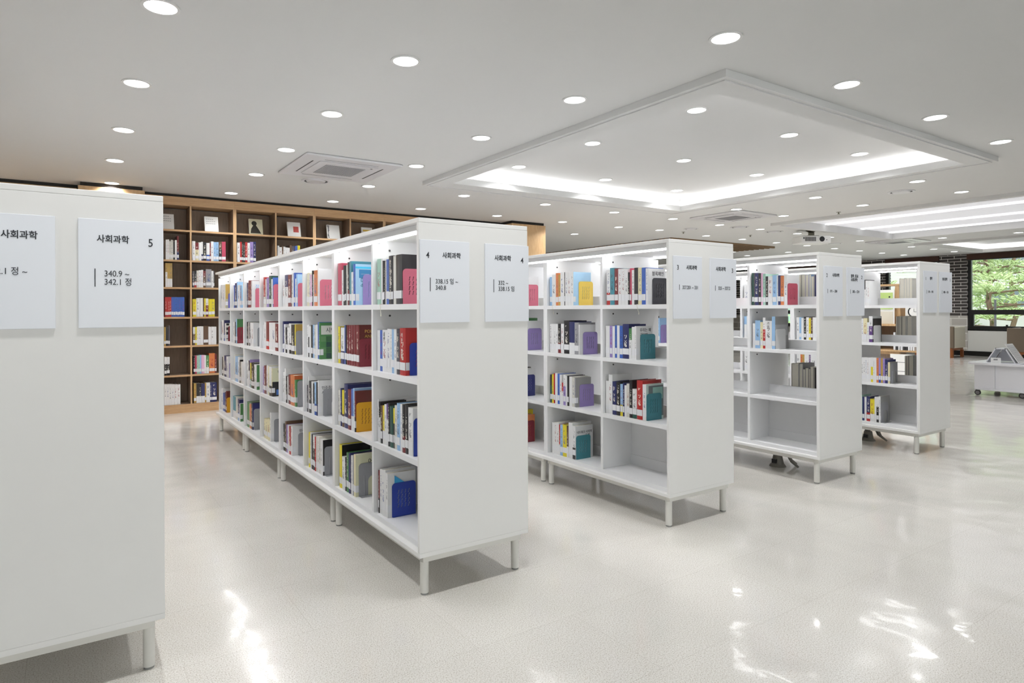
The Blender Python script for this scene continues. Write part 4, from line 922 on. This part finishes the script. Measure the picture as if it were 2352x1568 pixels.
MB().box(0, .02, .33, .62, .0, .6).build('board', 'white', t); g = MB()
for k in range(4): g.box(-.0012, -.0002, .33, .62, .13+k*.12, .138+k*.12)
g.build('grooves', 'acdark', t)
for i, (y, c, w, h, lab) in enumerate(((1.95, 'lime', .16, .23, 'lime green magazine cover on the wooden display shelf'), (1.60, 'white', .22, .24, 'white magazine on the wooden display shelf beside the tapered upright'))):
    t = empty('magazine', (8.22, y, 1.14 if i == 0 else 1.10), -PI/2, lab, 'magazine', 'magazines on the wooden display shelf')
    t.location.z = 1.0005; t.location.x = 8.24 if i == 0 else 8.275
    MB().box(-w/2-.02, w/2+.02, 0, .004, 0, .47 if i == 0 else .3).build('backing_card', 'white', t); MB().box(-w/2, w/2, -.006, -.0002, .2 if i == 0 else .03, .2+h if i == 0 else .28).build('cover', c, t)
    if i == 0:
        MB().box(-w/2, w/2, -.006, -.0002, .0, .17).build('pink_card', 'cream', t); MB().cyl(0, 0, 0, .001, .012, 10, M4=Matrix.Translation((.04, -.0065, .37)) @ Matrix.Rotation(PI/2, 4, 'X')).build('printed_dot', 'ink', t)
t = empty('desk_clock', (8.19, 1.60, 1.0905), -PI/2, 'round white-faced clock with a dark rim on the wooden display shelf', 'clock')
t.location = (8.215, 1.60, 1.0905)
MB().ring(0, 0, -.02, .0, .06, .075).build('rim', 'black', t).matrix_local = Matrix.Translation((0, 0, .076)) @ Matrix.Rotation(PI/2, 4, 'X')
MB().cyl(0, 0, -.008, -.002, .06, 28).build('clock_face', 'white', t).matrix_local = Matrix.Translation((0, 0, .076)) @ Matrix.Rotation(PI/2, 4, 'X')
MB().box(-.002, .002, -.001, .0, 0, .04).box(0, .03, -.001, .0, -.002, .002).build('hands', 'black', t).matrix_local = Matrix.Translation((0, .0, .076))
for k in range(9):
    y = 1.86-k*.03; o = MB().box(8.23, 8.23+.2, y-.024+(k % 3)*.003, y, .6455, .6455+.24+(k % 4)*.012).build('bound_journal', 'W_j' if 'W_j' in M else ('slot' if k in (1, 4, 5) else 'label'))
    tag(o, '%s journal, %s in the row inside the wooden display shelf box' % ('dark' if k in (1, 4, 5) else 'pale', ORD[k+1]), 'journal', 'journals in the wooden display shelf')
# floor outlets with cable covers under cases two and one
for (x, y, lab) in ((3.35, .50, 'grey floor outlet with cables under case two'), (4.93, .60, 'grey floor outlet with cables under case one')):
    t = empty('floor_outlet', (x, y, 0), 0, lab, 'floor outlet', 'floor outlets under the bookcases')
    b = MB(); b.cyl(0, 0, 0, .018, .062, 22, r2=.05).cyl(0, 0, .018, .085, .045, 22, r2=.032); b.build('outlet_body', 'cable', t, smooth=True)
    MB().box(-.052, -.034, -.018, .018, .03, .06).build('socket_face', 'black', t)
    for k, a in enumerate((-.5, -1.3, .6)):
        MB().tube([(.0, 0, .08), (.03*math.cos(a), .03*math.sin(a), .13), (.07*math.cos(a), .07*math.sin(a), .12), (.10*math.cos(a), .10*math.sin(a), .05), (.15*math.cos(a), .15*math.sin(a), .012)], [.012, .012, .014, .012, .008], 8).build('cable', 'cable', t, smooth=True)
    MB().tube([(-.02, .05, .1), (-.03, .1, .135), (-.01, .14, .128), (-.02, .16, .10)], .003, 6).build('thin_wire', 'black', t)

# ---------------------------------------------------------------- outside the windows
structure('ground_outside', MB().box(18.4, 60, -25, 40, -.6, -.05), 'grass')
structure('path_outside', MB().box(18.4, 23.5, -25, 40, -.0499, -.02), 'path')
t = empty('retaining_wall', (24, 4, 0), 0, 'low white stepped garden wall outside the big window', 'wall')
MB().box(0, .35, -14, 3.5, -.05, .55).build('long_wall', 'path', t); MB().prism([(0, 0), (2.6, 0), (2.6, .25), (0, .85)], 0, .3, M4=Matrix.Translation((0, 3.5, -.05)) @ Matrix(((0, 0, 1, 0), (1, 0, 0, 0), (0, 1, 0, 0), (0, 0, 0, 1)))).build('sloped_wall', 'path', t)
structure('hill_outside', MB().prism([(-40, 0), (60, 0), (60, 6), (44, 13), (20, 17), (6, 15), (-12, 10), (-40, 5)], 0, 3, M4=Matrix.Translation((62, 0, -1)) @ Matrix(((0, 0, 1, 0), (1, 0, 0, 0), (0, 1, 0, 0), (0, 0, 0, 1)))), 'leafd')
t = empty('grey_building', (38, 8, -.05), 0, 'grey building with white-framed windows behind the pine trees', 'building')
MB().box(0, 6, -12, 10, 0, 5.2).build('wall', 'bldg', t); MB().prism([(-12.5, 0), (10.5, 0), (10.5, .3), (-12.5, .3)], -.5, 6.5, M4=Matrix.Translation((0, 0, 5.2)) @ Matrix(((0, 0, 1, 0), (1, 0, 0, 0), (0, 1, 0, 0), (0, 0, 0, 1)))).build('roof', 'cable', t)
for k in range(5):
    for z in (1.2, 3.4):
        f = MB().box(-.08, 0, -11+k*4, -9+k*4, z, z+1.2).build('window', 'white', t); MB().box(-.1, -.081, -10.85+k*4, -9.15+k*4, z+.12, z+1.08).build('pane', 'winw', f)
def pine(x, y, h, seed, lab):
    rg = random.Random(seed); t = empty('pine_tree', (x, y, -.05), rg.random()*6, lab, 'tree', 'pine trees outside the windows')
    tr = MB(); top = Vector((rg.uniform(-.4, .4), rg.uniform(-.4, .4), h)); pts = [Vector((0, 0, 0))]
    for k in range(1, 7): pts.append(Vector((top.x*k/6+rg.uniform(-.18, .18), top.y*k/6+rg.uniform(-.18, .18), h*k/6)))
    tr.tube(pts, [.11-.013*k for k in range(7)], 9); clumps = []
    for k in range(22):
        f = .12+.85*k/22; p = pts[min(5, int(f*6))].lerp(pts[min(6, int(f*6)+1)], f*6-int(f*6)); a = k*2.4+rg.random(); l_ = h*.36*(1.15-f)+.5
        q = p+Vector((math.cos(a)*l_*.5, math.sin(a)*l_*.5, .12)); e = p+Vector((math.cos(a)*l_, math.sin(a)*l_, rg.uniform(-.1, .35)))
        tr.tube([p, q, e], [.045, .03, .012], 6)
        for j in range(5): clumps.append(p.lerp(e, .35+.65*j/4)+Vector((rg.uniform(-.2, .2), rg.uniform(-.2, .2), .1+rg.uniform(0, .12))))
    for k in range(10): clumps.append(top+Vector((rg.uniform(-.5, .5), rg.uniform(-.5, .5), rg.uniform(-.4, .3))))
    tr.build('trunk', 'bark', t, smooth=True); fo = MB()
    for c in clumps:
        R = rg.uniform(.3, .55)
        for j in range(75):
            a, u = rg.uniform(0, 6.283), rg.uniform(0, 1)**.5*R; b = c+Vector((math.cos(a)*u, math.sin(a)*u, rg.uniform(-.05, .13)))
            d = Vector((math.cos(a)+rg.uniform(-.5, .5), math.sin(a)+rg.uniform(-.5, .5), rg.uniform(.1, 1.0))).normalized()*rg.uniform(.09, .17); s = d.cross(Vector((rg.uniform(-1, 1), rg.uniform(-1, 1), .3))).normalized()*.02
            fo.quad([b-s, b+s, b+d+s*.4, b+d-s*.4])
    fo.build('foliage', 'leaf', t)
pine(27.0, 6.9, 4.6, 1, 'pale green pine filling the middle of the big window view')
pine(30.5, 2.6, 5.2, 2, 'second pine by the outer side of the big window view')
pine(26.5, 11.6, 4.4, 3, 'pine seen through the narrow window behind case one')
pine(34.0, 8.6, 6.0, 4, 'taller pine farther out between the two windows'); pine(33.0, 15.5, 5.0, 5, 'pine at the far side past the narrow window')
t = empty('garden_lamp', (23.2, 5.6, -.02), 0, 'dark garden lamp post outside behind the low window pane', 'lamp')
MB().cyl(0, 0, 0, .5, .09, 10, r2=.05).cyl(0, 0, .5, 1.5, .03, 10).build('post', 'rubber', t)
